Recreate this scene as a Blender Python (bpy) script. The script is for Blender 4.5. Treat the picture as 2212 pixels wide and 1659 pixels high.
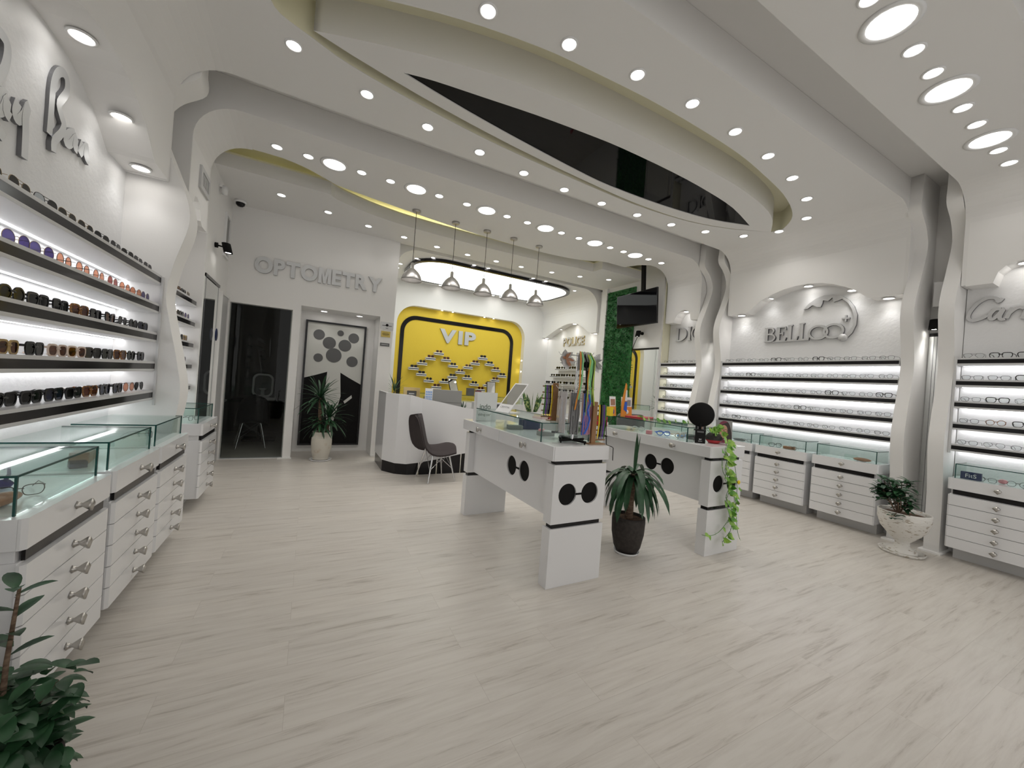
import bpy, math, random
from math import sin, cos, pi, radians
from mathutils import Vector, Matrix
from mathutils.geometry import tessellate_polygon
random.seed(7)
for o in list(bpy.data.objects): bpy.data.objects.remove(o)
SC = bpy.context.scene
COL = SC.collection
# ------------------------------------------------------------------ camera
HC, FPX, YAW, ROLL = 1.35, 833.66, radians(27.778), radians(4.275)
cam = bpy.data.cameras.new('camera'); cam.sensor_fit = 'HORIZONTAL'; cam.sensor_width = 36.0
cam.lens = 36.0 * FPX / 2212.0; cam.clip_start = 0.02; cam.clip_end = 60
camo = bpy.data.objects.new('camera', cam); COL.objects.link(camo)
_f = Vector((sin(YAW), cos(YAW), 0)); _r = Vector((cos(YAW), -sin(YAW), 0)); _u = Vector((0, 0, 1))
_R = _r * cos(ROLL) + _u * sin(ROLL); _U = -_r * sin(ROLL) + _u * cos(ROLL)
camo.matrix_world = Matrix(((_R.x, _U.x, -_f.x, 0), (_R.y, _U.y, -_f.y, 0), (_R.z, _U.z, -_f.z, HC), (0, 0, 0, 1)))
SC.camera = camo
def at(px, py, **k):                         # point of the room seen at a pixel, on the plane X=, Y= or Z=
    d = _R * ((px - 1106) / FPX) - _U * ((py - 829.5) / FPX) + _f
    (a, v), = k.items(); i = 'XYZ'.index(a); o = Vector((0, 0, HC))
    return o + d * ((v - o[i]) / d[i])
# ------------------------------------------------------------------ world + exposure
W = bpy.data.worlds.new('world'); SC.world = W; W.use_nodes = True
W.node_tree.nodes['Background'].inputs[0].default_value = (1.0, 0.98, 0.95, 1)
W.node_tree.nodes['Background'].inputs[1].default_value = 0.55
SC.view_settings.view_transform = 'Standard'; SC.view_settings.look = 'None'
SC.view_settings.gamma = 1.0; SC.view_settings.use_curve_mapping = False
SC.view_settings.exposure = 0.66
SC.cycles.transparent_max_bounces = 32
E_SPOT, E_BIG, E_PANEL, E_LED, E_PEND = 5.0, 3.5, 1.9, 6.5, 9.0
P_SPOT = {'s': 5.6, 'b': 15.0, 'r': 2.6, 't': .8}            # beam power of the recessed lamps
# ------------------------------------------------------------------ materials
MT = {}
def mat(name, col, rough=0.5, metal=0.0, spec=0.5, bump=None, emis=None, coat=0.0):
    m = bpy.data.materials.new(name); m.use_nodes = True; nt = m.node_tree; b = nt.nodes['Principled BSDF']
    b.inputs['Base Color'].default_value = (*col, 1); b.inputs['Roughness'].default_value = rough
    b.inputs['Metallic'].default_value = metal; b.inputs['Specular IOR Level'].default_value = spec
    b.inputs['Coat Weight'].default_value = coat
    if emis: b.inputs['Emission Color'].default_value = (*emis[0], 1); b.inputs['Emission Strength'].default_value = emis[1]
    if bump:
        n = nt.nodes.new('ShaderNodeTexNoise'); n.inputs['Scale'].default_value = bump[0]; n.inputs['Detail'].default_value = 4
        tc = nt.nodes.new('ShaderNodeTexCoord'); nt.links.new(tc.outputs['Object'], n.inputs['Vector'])
        bp = nt.nodes.new('ShaderNodeBump'); bp.inputs['Strength'].default_value = bump[1]; bp.inputs['Distance'].default_value = 0.01
        nt.links.new(n.outputs['Fac'], bp.inputs['Height']); nt.links.new(bp.outputs['Normal'], b.inputs['Normal'])
    MT[name] = m; return m
def noise_mat(name, c1, c2, scale, rough=0.6, stretch=(1, 1, 1), lo=0.35, hi=0.65, bump=0.0, spec=0.5):
    m = mat(name, c1, rough, spec=spec); nt = m.node_tree; b = nt.nodes['Principled BSDF']
    tc = nt.nodes.new('ShaderNodeTexCoord'); mp = nt.nodes.new('ShaderNodeMapping'); mp.inputs['Scale'].default_value = stretch
    n = nt.nodes.new('ShaderNodeTexNoise'); n.inputs['Scale'].default_value = scale; n.inputs['Detail'].default_value = 6
    cr = nt.nodes.new('ShaderNodeValToRGB'); cr.color_ramp.elements[0].position = lo; cr.color_ramp.elements[1].position = hi
    cr.color_ramp.elements[0].color = (*c1, 1); cr.color_ramp.elements[1].color = (*c2, 1)
    nt.links.new(tc.outputs['Object'], mp.inputs[0]); nt.links.new(mp.outputs[0], n.inputs['Vector'])
    nt.links.new(n.outputs['Fac'], cr.inputs[0]); nt.links.new(cr.outputs[0], b.inputs['Base Color'])
    if bump:
        bp = nt.nodes.new('ShaderNodeBump'); bp.inputs['Strength'].default_value = bump; bp.inputs['Distance'].default_value = 0.01
        nt.links.new(n.outputs['Fac'], bp.inputs['Height']); nt.links.new(bp.outputs['Normal'], b.inputs['Normal'])
    return m
def glass(name, tint, gl=0.12, rough=0.0):
    m = bpy.data.materials.new(name); m.use_nodes = True; nt = m.node_tree; nt.nodes.clear()
    out = nt.nodes.new('ShaderNodeOutputMaterial'); mx = nt.nodes.new('ShaderNodeMixShader')
    t = nt.nodes.new('ShaderNodeBsdfTransparent'); t.inputs[0].default_value = (*tint, 1)
    g = nt.nodes.new('ShaderNodeBsdfGlossy'); g.inputs['Roughness'].default_value = rough
    lw = nt.nodes.new('ShaderNodeLayerWeight'); lw.inputs[0].default_value = 0.5
    pw = nt.nodes.new('ShaderNodeMath'); pw.operation = 'POWER'; pw.inputs[1].default_value = 4.0
    ma = nt.nodes.new('ShaderNodeMath'); ma.operation = 'MULTIPLY_ADD'; ma.inputs[1].default_value = 0.55; ma.inputs[2].default_value = gl * 0.4
    nt.links.new(lw.outputs['Facing'], pw.inputs[0]); nt.links.new(pw.outputs[0], ma.inputs[0]); nt.links.new(ma.outputs[0], mx.inputs[0]); nt.links.new(t.outputs[0], mx.inputs[1]); nt.links.new(g.outputs[0], mx.inputs[2])
    nt.links.new(mx.outputs[0], out.inputs[0]); MT[name] = m; return m
def emit(name, col, s):
    m = bpy.data.materials.new(name); m.use_nodes = True; nt = m.node_tree; nt.nodes.clear()
    out = nt.nodes.new('ShaderNodeOutputMaterial'); e = nt.nodes.new('ShaderNodeEmission')
    e.inputs[0].default_value = (*col, 1); e.inputs[1].default_value = s; nt.links.new(e.outputs[0], out.inputs[0]); MT[name] = m; return m
mat('paint', (0.83, 0.82, 0.805), 0.6, bump=(60, 0.04))
mat('paint_ceiling', (0.80, 0.79, 0.775), 0.65)
mat('paint_textured', (0.80, 0.80, 0.80), 0.6, bump=(28, 0.35))
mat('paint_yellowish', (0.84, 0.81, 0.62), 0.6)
mat('yellow_wall', (0.80, 0.58, 0.045), 0.6, bump=(50, 0.15))
mat('gloss_white', (0.78, 0.78, 0.79), 0.18, coat=0.3)
mat('shelf_white', (0.62, 0.62, 0.62), 0.35)
mat('black_gloss', (0.010, 0.009, 0.010), 0.12, spec=0.3)
mat('ceiling_black', (0.003, 0.003, 0.004), 0.03, spec=0.12)
mat('black_matte', (0.008, 0.0075, 0.0075), 0.6, spec=0.15)
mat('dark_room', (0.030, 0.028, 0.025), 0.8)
mat('silver', (0.66, 0.67, 0.68), 0.38, metal=0.45)
mat('silver_side', (0.20, 0.20, 0.21), 0.35, metal=0.6)
mat('silver_flat', (0.60, 0.60, 0.60), 0.4, metal=0.25)
mat('chrome', (0.75, 0.75, 0.76), 0.12, metal=1.0)
mat('pendant_metal', (0.40, 0.39, 0.38), 0.32, metal=0.7)
mat('nickel', (0.50, 0.48, 0.45), 0.3, metal=0.9)
mat('gold', (0.65, 0.50, 0.25), 0.3, metal=0.9)
mat('brass_plate', (0.55, 0.42, 0.12), 0.4, metal=0.5)
mat('mirror', (0.86, 0.88, 0.87), 0.0, metal=1.0)
mat('glass_edge', (0.012, 0.07, 0.06), 0.1)
glass('glass', (0.93, 0.975, 0.96), 0.10)
glass('glass_dark', (0.80, 0.82, 0.81), 0.04)
glass('plastic_bag', (0.95, 0.95, 0.96), 0.10, 0.3)
emit('spot_glow_small', (1.0, 0.965, 0.915), 8.0); emit('spot_glow_rear', (1.0, 0.965, 0.915), 5.0); emit('led_cove', (1.0, 0.93, 0.55), 5.0); emit('spot_glow', (1.0, 0.965, 0.915), E_SPOT); emit('big_glow', (1.0, 0.965, 0.915), E_BIG)
emit('panel_glow', (0.98, 1.0, 0.95), E_PANEL); emit('led_glow', (0.98, 0.98, 1.0), E_LED)
emit('led_warm', (1.0, 0.97, 0.7), 1.2)
emit('pend_glow', (1.0, 0.93, 0.86), E_PEND); emit('pin_glow', (1.0, 0.97, 0.9), 22.0)
mat('red', (0.45, 0.02, 0.03), 0.35); mat('navy', (0.01, 0.02, 0.09), 0.35); mat('blue', (0.02, 0.12, 0.6), 0.35)
mat('orange', (0.75, 0.28, 0.03), 0.5); mat('yellow', (0.85, 0.62, 0.02), 0.45); mat('pink', (0.75, 0.28, 0.32), 0.5)
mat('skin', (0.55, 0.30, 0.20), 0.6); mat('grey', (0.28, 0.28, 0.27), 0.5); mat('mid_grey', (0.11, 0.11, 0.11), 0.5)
mat('white', (0.80, 0.80, 0.80), 0.4); mat('cream', (0.70, 0.62, 0.55), 0.5); mat('purple', (0.14, 0.06, 0.32), 0.6)
mat('light_blue', (0.25, 0.42, 0.75), 0.4); mat('green_plastic', (0.25, 0.65, 0.28), 0.5); mat('maroon', (0.18, 0.02, 0.05), 0.5)
mat('lime', (0.45, 0.6, 0.08), 0.5); mat('hair', (0.03, 0.015, 0.012), 0.5)
mat('seat_fabric', (0.045, 0.035, 0.036), 0.85, bump=(200, 0.2))
noise_mat('wood', (0.22, 0.11, 0.045), (0.35, 0.19, 0.08), 8, 0.5, (1, 1, 0.15))
noise_mat('leather_brown', (0.30, 0.13, 0.07), (0.42, 0.20, 0.11), 30, 0.35)
noise_mat('pot_dark', (0.018, 0.014, 0.012), (0.035, 0.028, 0.024), 40, 0.7, bump=0.3)
noise_mat('pot_white', (0.46, 0.32, 0.20), (0.72, 0.68, 0.60), 7, 0.7, (1, 1, 1.0), 0.25, 0.42, 0.2)
noise_mat('urn_white', (0.40, 0.35, 0.28), (0.74, 0.72, 0.68), 20, 0.7, (1, 1, 3), 0.36, 0.43, 0.8)
noise_mat('soil', (0.05, 0.025, 0.015), (0.16, 0.09, 0.05), 60, 0.9, bump=0.8)
noise_mat('leaf_dark', (0.012, 0.045, 0.018), (0.03, 0.10, 0.04), 12, 0.4)
noise_mat('leaf_mid', (0.03, 0.12, 0.02), (0.09, 0.26, 0.04), 14, 0.4)
noise_mat('leaf_pothos', (0.08, 0.28, 0.03), (0.35, 0.55, 0.10), 18, 0.35)
noise_mat('leaf_variegated', (0.03, 0.10, 0.03), (0.40, 0.48, 0.18), 30, 0.4, (1, 1, 1), 0.5, 0.58)
noise_mat('grass_wall', (0.008, 0.07, 0.015), (0.025, 0.20, 0.04), 25, 0.6)
noise_mat('bark', (0.10, 0.06, 0.04), (0.22, 0.15, 0.10), 30, 0.8, (1, 1, 3), bump=0.6)
noise_mat('havana', (0.03, 0.012, 0.005), (0.35, 0.14, 0.03), 90, 0.2)
mat('frame_black', (0.008, 0.008, 0.009), 0.15); mat('frame_clear', (0.62, 0.50, 0.42), 0.15); mat('frame_navy', (0.012, 0.015, 0.05), 0.2)
mat('wire_gold', (0.42, 0.32, 0.20), 0.25, metal=0.9); mat('wire_dark', (0.035, 0.032, 0.035), 0.3, metal=0.5)
mat('frame_gold', (0.40, 0.27, 0.10), 0.2)
def lensm(n, c): glass(n, c, 0.10, 0.05)
lensm('lens_black', (0.025, 0.027, 0.03)); lensm('lens_green', (0.07, 0.06, 0.03)); lensm('lens_brown', (0.26, 0.10, 0.04))
lensm('lens_pink', (0.60, 0.32, 0.30)); lensm('lens_purple', (0.22, 0.18, 0.38)); lensm('lens_peach', (0.80, 0.52, 0.40))
lensm('lens_blue', (0.03, 0.06, 0.14)); lensm('lens_amber', (0.26, 0.12, 0.03)); glass('lens_clear', (0.97, 0.98, 0.98), 0.10)
def floor_material():
    m = mat('vinyl_planks', (0.5, 0.48, 0.45), 0.34, spec=0.4); nt = m.node_tree; b = nt.nodes['Principled BSDF']; L = nt.links.new
    tc = nt.nodes.new('ShaderNodeTexCoord')
    br = nt.nodes.new('ShaderNodeTexBrick'); br.offset = 0.37; br.inputs['Scale'].default_value = 1.0
    br.inputs['Brick Width'].default_value = 1.22; br.inputs['Row Height'].default_value = 0.18; br.inputs['Mortar Size'].default_value = 0.0009
    br.inputs['Color1'].default_value = (0.98, 0.98, 0.98, 1); br.inputs['Color2'].default_value = (1.02, 1.015, 1.01, 1); br.inputs['Mortar'].default_value = (0.80, 0.78, 0.76, 1)
    L(tc.outputs['Object'], br.inputs['Vector'])
    mp = nt.nodes.new('ShaderNodeMapping'); mp.inputs['Scale'].default_value = (0.8, 10.0, 1); L(tc.outputs['Object'], mp.inputs[0])
    ad = nt.nodes.new('ShaderNodeVectorMath'); ad.operation = 'ADD'; sc = nt.nodes.new('ShaderNodeVectorMath'); sc.operation = 'SCALE'; sc.inputs['Scale'].default_value = 40
    L(br.outputs['Color'], sc.inputs[0]); L(mp.outputs[0], ad.inputs[0]); L(sc.outputs[0], ad.inputs[1])
    n = nt.nodes.new('ShaderNodeTexNoise'); n.inputs['Scale'].default_value = 2.6; n.inputs['Detail'].default_value = 9; n.inputs['Roughness'].default_value = 0.68; n.inputs['Distortion'].default_value = 0.5
    L(ad.outputs[0], n.inputs['Vector'])
    cr = nt.nodes.new('ShaderNodeValToRGB'); e = cr.color_ramp.elements
    e[0].position = 0.34; e[0].color = (0.42, 0.385, 0.34, 1); e[1].position = 0.60; e[1].color = (0.60, 0.568, 0.522, 1)
    q = cr.color_ramp.elements.new(0.43); q.color = (0.545, 0.51, 0.465, 1)
    L(n.outputs['Fac'], cr.inputs[0])
    mx = nt.nodes.new('ShaderNodeMix'); mx.data_type = 'RGBA'; mx.blend_type = 'MULTIPLY'; mx.inputs[0].default_value = 1.0
    L(cr.outputs[0], mx.inputs[6]); L(br.outputs['Color'], mx.inputs[7]); L(mx.outputs[2], b.inputs['Base Color'])
    bp = nt.nodes.new('ShaderNodeBump'); bp.inputs['Strength'].default_value = 0.08; bp.inputs['Distance'].default_value = 0.004
    L(n.outputs['Fac'], bp.inputs['Height']); L(bp.outputs['Normal'], b.inputs['Normal'])
floor_material()
# ------------------------------------------------------------------ mesh builder
class MB:
    def __init__(s): s.v = []; s.f = []; s.m = []; s.s = []
    def add(s, vs, fs, mi=0, sm=False):
        k = len(s.v); s.v += [tuple(p) for p in vs]
        for f in fs: s.f.append([i + k for i in f]); s.m.append(mi); s.s.append(sm)
        return s
    def box(s, x0, x1, y0, y1, z0, z1, mi=0):
        return s.add([(x0, y0, z0), (x1, y0, z0), (x1, y1, z0), (x0, y1, z0), (x0, y0, z1), (x1, y0, z1), (x1, y1, z1), (x0, y1, z1)],
                     [(0, 3, 2, 1), (4, 5, 6, 7), (0, 1, 5, 4), (1, 2, 6, 5), (2, 3, 7, 6), (3, 0, 4, 7)], mi)
    def prism(s, loops, fn, d0, d1, mi=0, ms=None, sm=False):     # loops: outer + holes in (u, v); fn(u, v, w) -> point
        if ms is None: ms = mi
        if not isinstance(loops[0][0], (list, tuple)): loops = [loops]
        tri = tessellate_polygon([[Vector((p[0], p[1], 0)) for p in l] for l in loops])
        flat = [p for l in loops for p in l]; n = len(flat)
        s.add([fn(p[0], p[1], d0) for p in flat] + [fn(p[0], p[1], d1) for p in flat],
              [t for t in tri] + [tuple(i + n for i in reversed(t)) for t in tri], mi)
        k = 0
        for l in loops:
            m = len(l)
            s.add([fn(p[0], p[1], d0) for p in l] + [fn(p[0], p[1], d1) for p in l], [(i, (i + 1) % m, (i + 1) % m + m, i + m) for i in range(m)], ms, sm)
        return s
    def tube(s, pts, r, n=8, mi=0, cap=True, flat=None):
        pts = [Vector(p) for p in pts]; rs = r if isinstance(r, (list, tuple)) else [r] * len(pts); vs = []; prev = None
        for i, p in enumerate(pts):
            t = (pts[min(i + 1, len(pts) - 1)] - pts[max(i - 1, 0)])
            t = t.normalized() if t.length > 1e-9 else Vector((0, 0, 1))
            a = prev if prev is not None else (Vector((0, 0, 1)) if abs(t.z) < 0.9 else Vector((1, 0, 0)))
            u = (a - t * a.dot(t))
            u = u.normalized() if u.length > 1e-6 else t.orthogonal().normalized()
            w = t.cross(u); prev = u
            for j in range(n):
                q = 2 * pi * j / n; vs.append(p + u * (rs[i] * cos(q)) + w * (rs[i] * sin(q)))
        fs = [(i * n + j, i * n + (j + 1) % n, (i + 1) * n + (j + 1) % n, (i + 1) * n + j) for i in range(len(pts) - 1) for j in range(n)]
        s.add(vs, fs, mi, True)
        if cap: s.add(vs[:n], [tuple(reversed(range(n)))], mi); s.add(vs[-n:], [tuple(range(n))], mi)
        return s
    def lathe(s, prof, c=(0, 0, 0), n=32, mi=0, fn=None):          # prof: (r, z)
        vs = []
        for r, z in prof:
            for j in range(n):
                q = 2 * pi * j / n; p = (r * cos(q), r * sin(q), z)
                vs.append(fn(*p) if fn else (c[0] + p[0], c[1] + p[1], c[2] + p[2]))
        m = len(prof)
        s.add(vs, [(i * n + j, i * n + (j + 1) % n, (i + 1) * n + (j + 1) % n, (i + 1) * n + j) for i in range(m - 1) for j in range(n)], mi, True)
        if prof[0][0] > 1e-6: s.add(vs[:n], [tuple(reversed(range(n)))], mi)
        if prof[-1][0] > 1e-6: s.add(vs[-n:], [tuple(range(n))], mi)
        return s
    def leaf(s, p, d, up, L, w, bend=0.3, n=6, mi=0, shape='strap', fold=0.25):
        p = Vector(p); d = Vector(d).normalized(); up = Vector(up); side = d.cross(up)
        side = side.normalized() if side.length > 1e-5 else Vector((1, 0, 0))
        vs = []; pos = p.copy(); dd = d.copy()
        for i in range(n + 1):
            t = i / n
            if shape == 'strap': ww = w * (0.55 + 0.9 * t) * (1 - t) ** 0.45 if t > 0 else w * 0.5
            elif shape == 'heart': ww = w * (sin(pi * min(1, t * 0.92 + 0.12)) ** 0.6) * (1.15 - 0.75 * t) if t < 1 else 0
            else: ww = w * sin(pi * (0.06 + 0.94 * t)) ** 0.8 if t < 1 else 0
            nn = side.cross(dd).normalized()
            c = pos
            vs += [c - side * ww * 0.5 + nn * (fold * ww * 0.5), c, c + side * ww * 0.5 + nn * (fold * ww * 0.5)]
            dd = (dd + Vector((0, 0, -1)) * (bend / n)).normalized(); pos = pos + dd * (L / n)
        fs = []
        for i in range(n):
            a = i * 3; fs += [(a, a + 1, a + 4, a + 3), (a + 1, a + 2, a + 5, a + 4)]
        return s.add(vs, fs, mi, True)
    def build(s, name, mats, parent=None, loc=None, rot=None, bevel=0):
        me = bpy.data.meshes.new(name); me.from_pydata(s.v, [], s.f)
        for m in (mats if isinstance(mats, (list, tuple)) else [mats]): me.materials.append(MT[m])
        me.polygons.foreach_set('material_index', s.m); me.polygons.foreach_set('use_smooth', s.s); me.update()
        o = bpy.data.objects.new(name, me); COL.objects.link(o)
        if parent: o.parent = parent
        if loc: o.location = loc
        if rot: o.rotation_euler = rot
        if bevel:
            b = o.modifiers.new('bevel', 'BEVEL'); b.width = bevel; b.segments = 2; b.limit_method = 'ANGLE'
        return o
def tag(o, label, cat, group=None, kind=None):
    if label: o['label'] = label
    if cat: o['category'] = cat
    if group: o['group'] = group
    if kind: o['kind'] = kind
    return o
def root(name, label, cat, loc=(0, 0, 0), rz=0, group=None):
    o = bpy.data.objects.new(name, None); o.empty_display_size = 0.05; COL.objects.link(o); o.location = loc; o.rotation_euler = (0, 0, rz)
    return tag(o, label, cat, group)
def struct(o): o['kind'] = 'structure'; return o
def copy_tree(o, parent=None):
    c = o.copy(); COL.objects.link(c); c.parent = parent
    for ch in list(o.children): copy_tree(ch, c)
    return c
XZ = lambda u, v, w: (u, w, v)      # prism in the XZ plane, thickness along Y
YZ = lambda u, v, w: (w, u, v)      # prism in the YZ plane, thickness along X
XY = lambda u, v, w: (u, v, w)
ORD = ['', 'first', 'second', 'third', 'fourth', 'fifth', 'sixth', 'seventh', 'eighth', 'ninth', 'tenth', 'eleventh', 'twelfth', 'thirteenth', 'fourteenth', 'fifteenth', 'sixteenth', 'seventeenth', 'eighteenth', 'nineteenth', 'twentieth', 'twenty-first', 'twenty-second', 'twenty-third']
def arc(cx, cy, r, a0, a1, n=10): return [(cx + r * cos(radians(a0 + (a1 - a0) * i / n)), cy + r * sin(radians(a0 + (a1 - a0) * i / n))) for i in range(n + 1)]
def rrect(x0, x1, z0, z1, r, n=8, bottom=True):
    p = arc(x1 - r, z1 - r, r, 0, 90, n) + arc(x0 + r, z1 - r, r, 90, 180, n)
    p += (arc(x0 + r, z0 + r, r, 180, 270, n) + arc(x1 - r, z0 + r, r, 270, 360, n)) if bottom else [(x0, z0), (x1, z0)]
    return p
def smooth(pts, n=6, closed=False):           # Catmull-Rom
    out = []; m = len(pts)
    for i in range(m if closed else m - 1):
        g = (lambda k: pts[k % m]) if closed else (lambda k: pts[max(0, min(m - 1, k))])
        p0, p1, p2, p3 = g(i - 1), g(i), g(i + 1), g(i + 2)
        for j in range(n):
            t = j / n; out.append(tuple(0.5 * (2 * b + (c - a) * t + (2 * a - 5 * b + 4 * c - d) * t * t + (3 * b - a - 3 * c + d) * t ** 3) for a, b, c, d in zip(p0, p1, p2, p3)))
    if not closed: out.append(tuple(pts[-1]))
    return out
# ================================================================== STRUCTURE
XL, XR, BL, BR, ZC, ZG = -1.0, 5.6, -1.235, 5.80, 3.58, 3.85
RC = 0.33
fl = MB().box(-2.4, 6.2, -2.2, 9.4, -0.06, 0.0); struct(fl.build('floor', 'vinyl_planks'))
struct(MB().box(-1.6, 6.2, -2.2, 9.4, ZG, ZG + 0.08).build('ceiling', 'paint_ceiling'))
struct(MB().box(-1.6, -1.36, -2.2, 6.59, 0, ZG).build('wall_left', 'paint'))
struct(MB().box(5.95, 6.2, -2.2, 9.4, 0, ZG).build('wall_right', 'paint'))
INNER = [(XR, 0), (XR, ZC - RC)] + arc(XR - RC, ZC - RC, RC, 0, 90)[1:] + arc(XL + RC, ZC - RC, RC, 90, 180) + [(XL, 0)]
OUT = [(-1.355, 0), (-1.355, ZG - .001), (5.945, ZG - .001), (5.945, 0)]
def corner_strips(mb, Y0, Y1, zl=None, zr=None):          # wall face above the bays + rounded corners
    for s in (0, 1):
        pts = arc(XR - RC, ZC - RC, RC, 0, 90) if s else arc(XL + RC, ZC - RC, RC, 180, 90)
        for (a, b), (c, d) in zip(pts[:-1], pts[1:]): mb.add([(a, Y0, b), (a, Y1, b), (c, Y1, d), (c, Y0, d)], [(0, 1, 2, 3)], 0, True)
def arch_panel(s, Y0, Y1, prof, name):
    XF, XB = (XL, BL) if s < 0 else (XR, BR)
    mb = MB(); prof = sorted(prof)
    for (a, b), (c, d) in zip(prof[:-1], prof[1:]):
        mb.add([(XF, a, b), (XF, c, d), (XF, c, ZC - RC), (XF, a, ZC - RC)], [(0, 1, 2, 3)], 0)
        mb.add([(XF, a, b), (XF, c, d), (XB, c, d), (XB, a, b)], [(0, 1, 2, 3)], 0, True)
    zt = max(p[1] for p in prof) + 0.05
    return struct(mb.build(name, 'paint'))
def end_cap(Y, prof_z, t=0.03, legs_only=False):
    mb = MB()
    poly = [(XR, prof_z), (XR, ZC - RC)] + arc(XR - RC, ZC - RC, RC, 0, 90)[1:] + arc(XL + RC, ZC - RC, RC, 90, 180) + [(XL, prof_z), (-1.355, prof_z), (-1.355, ZG - .002), (5.945, ZG - .002), (5.945, prof_z)]
    if legs_only:
        p1 = [(XR, prof_z), (XR, ZC - RC)] + arc(XR - RC, ZC - RC, RC, 0, 90)[1:] + [(5.945, ZC), (5.945, prof_z)]
        p2 = arc(XL + RC, ZC - RC, RC, 90, 180) + [(XL, prof_z), (-1.355, prof_z), (-1.355, ZC)]
        mb.prism(p1, XZ, Y, Y + t); mb.prism(p2, XZ, Y, Y + t)
    else: mb.prism(poly, XZ, Y, Y + t)
    return struct(mb.build('ceiling_bulkhead', 'paint_ceiling'))
BELL = [(3.70, 2.645), (3.45, 2.645), (3.42, 2.66), (3.25, 2.795), (3.1, 2.86), (2.966, 2.90), (2.82, 2.922), (2.67, 2.925), (2.52, 2.905), (2.398, 2.866), (2.28, 2.81), (2.194, 2.762), (2.06, 2.65), (2.03, 2.635), (1.76, 2.635)]
# portal A (main ceiling with the leaf shaped cove)
YA0, YA1 = 1.76, 3.70
rim_far = [(-0.36, 2.84), (-0.31, 2.93), (-0.12, 3.02), (0.12, 3.12), (0.638, 3.235), (1.282, 3.335), (1.847, 3.385), (2.6, 3.43), (3.2, 3.45), (3.8, 3.42), (4.3, 3.34), (4.75, 3.20)]
tip = (5.203, 2.955)
rim_near = [(5.235, 2.88), (5.2, 2.80), (5.01, 2.62), (4.745, 2.487), (4.33, 2.363), (3.875, 2.283), (3.346, 2.212), (2.8, 2.185), (2.2, 2.18), (1.6, 2.21), (1.2, 2.245), (0.7, 2.34), (0.257, 2.469), (-0.05, 2.58), (-0.28, 2.70)]
rim = smooth(rim_far, 3) + [tip] + smooth(rim_near, 3)
mb = MB()
mb.prism([[(XL + RC, YA0), (XR - RC, YA0), (XR - RC, YA1), (XL + RC, YA1)], rim], XY, ZC, ZC + 0.004)
corner_strips(mb, YA0, YA1); struct(mb.build('ceiling', 'paint_ceiling'))
mb = MB(); n = len(rim)
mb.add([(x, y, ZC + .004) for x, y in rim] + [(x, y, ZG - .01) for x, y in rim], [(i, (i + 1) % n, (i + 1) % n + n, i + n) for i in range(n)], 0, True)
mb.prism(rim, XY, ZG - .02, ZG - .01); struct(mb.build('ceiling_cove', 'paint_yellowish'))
leaf_near = smooth([(-0.122, 2.94), (0.097, 2.865), (0.408, 2.77), (0.733, 2.68), (1.089, 2.605), (1.491, 2.55), (2.1, 2.515), (2.7, 2.505), (3.298, 2.512), (3.866, 2.54), (4.45, 2.625), (4.843, 2.746), (5.19, 2.95)], 3)
leaf_far = smooth([(4.75, 3.17), (4.3, 3.315), (3.8, 3.39), (3.2, 3.41), (2.6, 3.375), (1.847, 3.31), (1.282, 3.24), (0.638, 3.13), (0.12, 3.01)], 3)
leafp = leaf_near + leaf_far
eye = smooth([(0.467, 2.965), (0.684, 2.915), (1.072, 2.86), (1.507, 2.80), (1.978, 2.755), (2.40, 2.73), (3.092, 2.735), (3.659, 2.77), (4.211, 2.84), (4.812, 3.0)], 3)[:-1] + smooth([(4.812, 3.0), (4.264, 3.18), (3.463, 3.275), (2.75, 3.295), (2.33, 3.265), (1.728, 3.19), (1.182, 3.109), (0.716, 3.022), (0.467, 2.965)], 3)[:-1]
mb = MB(); mb.prism([leafp, eye], XY, ZC - .004, ZC + 0.25, 0, 0, True); struct(mb.build('ceiling_island', 'paint_ceiling'))
tag(MB().prism(eye, XY, ZC + .004, ZC + .012).build('ceiling_panel', 'ceiling_black'), 'glossy black eye shaped panel set in the ceiling island', 'ceiling panel')
arch_panel(1, YA0, YA1, BELL, 'wall_right'); arch_panel(-1, YA0, YA1, BELL, 'wall_left')
end_cap(YA0 - .03, 2.64); end_cap(YA1, 2.64)
# portal B
YB0, YB1 = 4.25, 4.87
DIOR = [(4.25, 2.64), (4.38, 2.65), (4.40, 2.74), (4.45, 2.81), (4.51, 2.835), (4.57, 2.83), (4.64, 2.79), (4.69, 2.73), (4.73, 2.635), (4.87, 2.635)]
arch_panel(1, YB0, YB1, DIOR, 'wall_right')
arch_panel(-1, YB0, YB1, [(4.25, 2.64), (4.36, 2.64), (4.38, 2.74), (4.42, 2.81), (4.49, 2.83), (4.56, 2.81), (4.62, 2.76), (4.66, 2.67), (4.72, 2.635), (4.87, 2.635)], 'wall_left')
mb = MB(); corner_strips(mb, YB0, YB1)
bedge = [(XL + RC, 4.88), (-0.40, 4.88)] + smooth([(-0.36, 4.89), (-0.15, 4.97), (0.07, 5.12), (0.25, 5.2), (1.17, 5.38), (1.9, 5.49), (2.53, 5.54), (3.2, 5.545), (3.79, 5.49), (4.16, 5.38), (4.3, 5.28), (4.45, 5.24)], 3) + [(4.85, 5.24), (4.95, 4.98), (5.1, 4.88), (XR - RC, 4.88)]
mb.prism([(XR - RC, YB0), (XL + RC, YB0)] + bedge, XY, ZC, ZC + 0.05); struct(mb.build('ceiling', 'paint_ceiling'))
end_cap(YB0 - .03, 2.64); end_cap(YB1, 2.64, legs_only=True)
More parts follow.
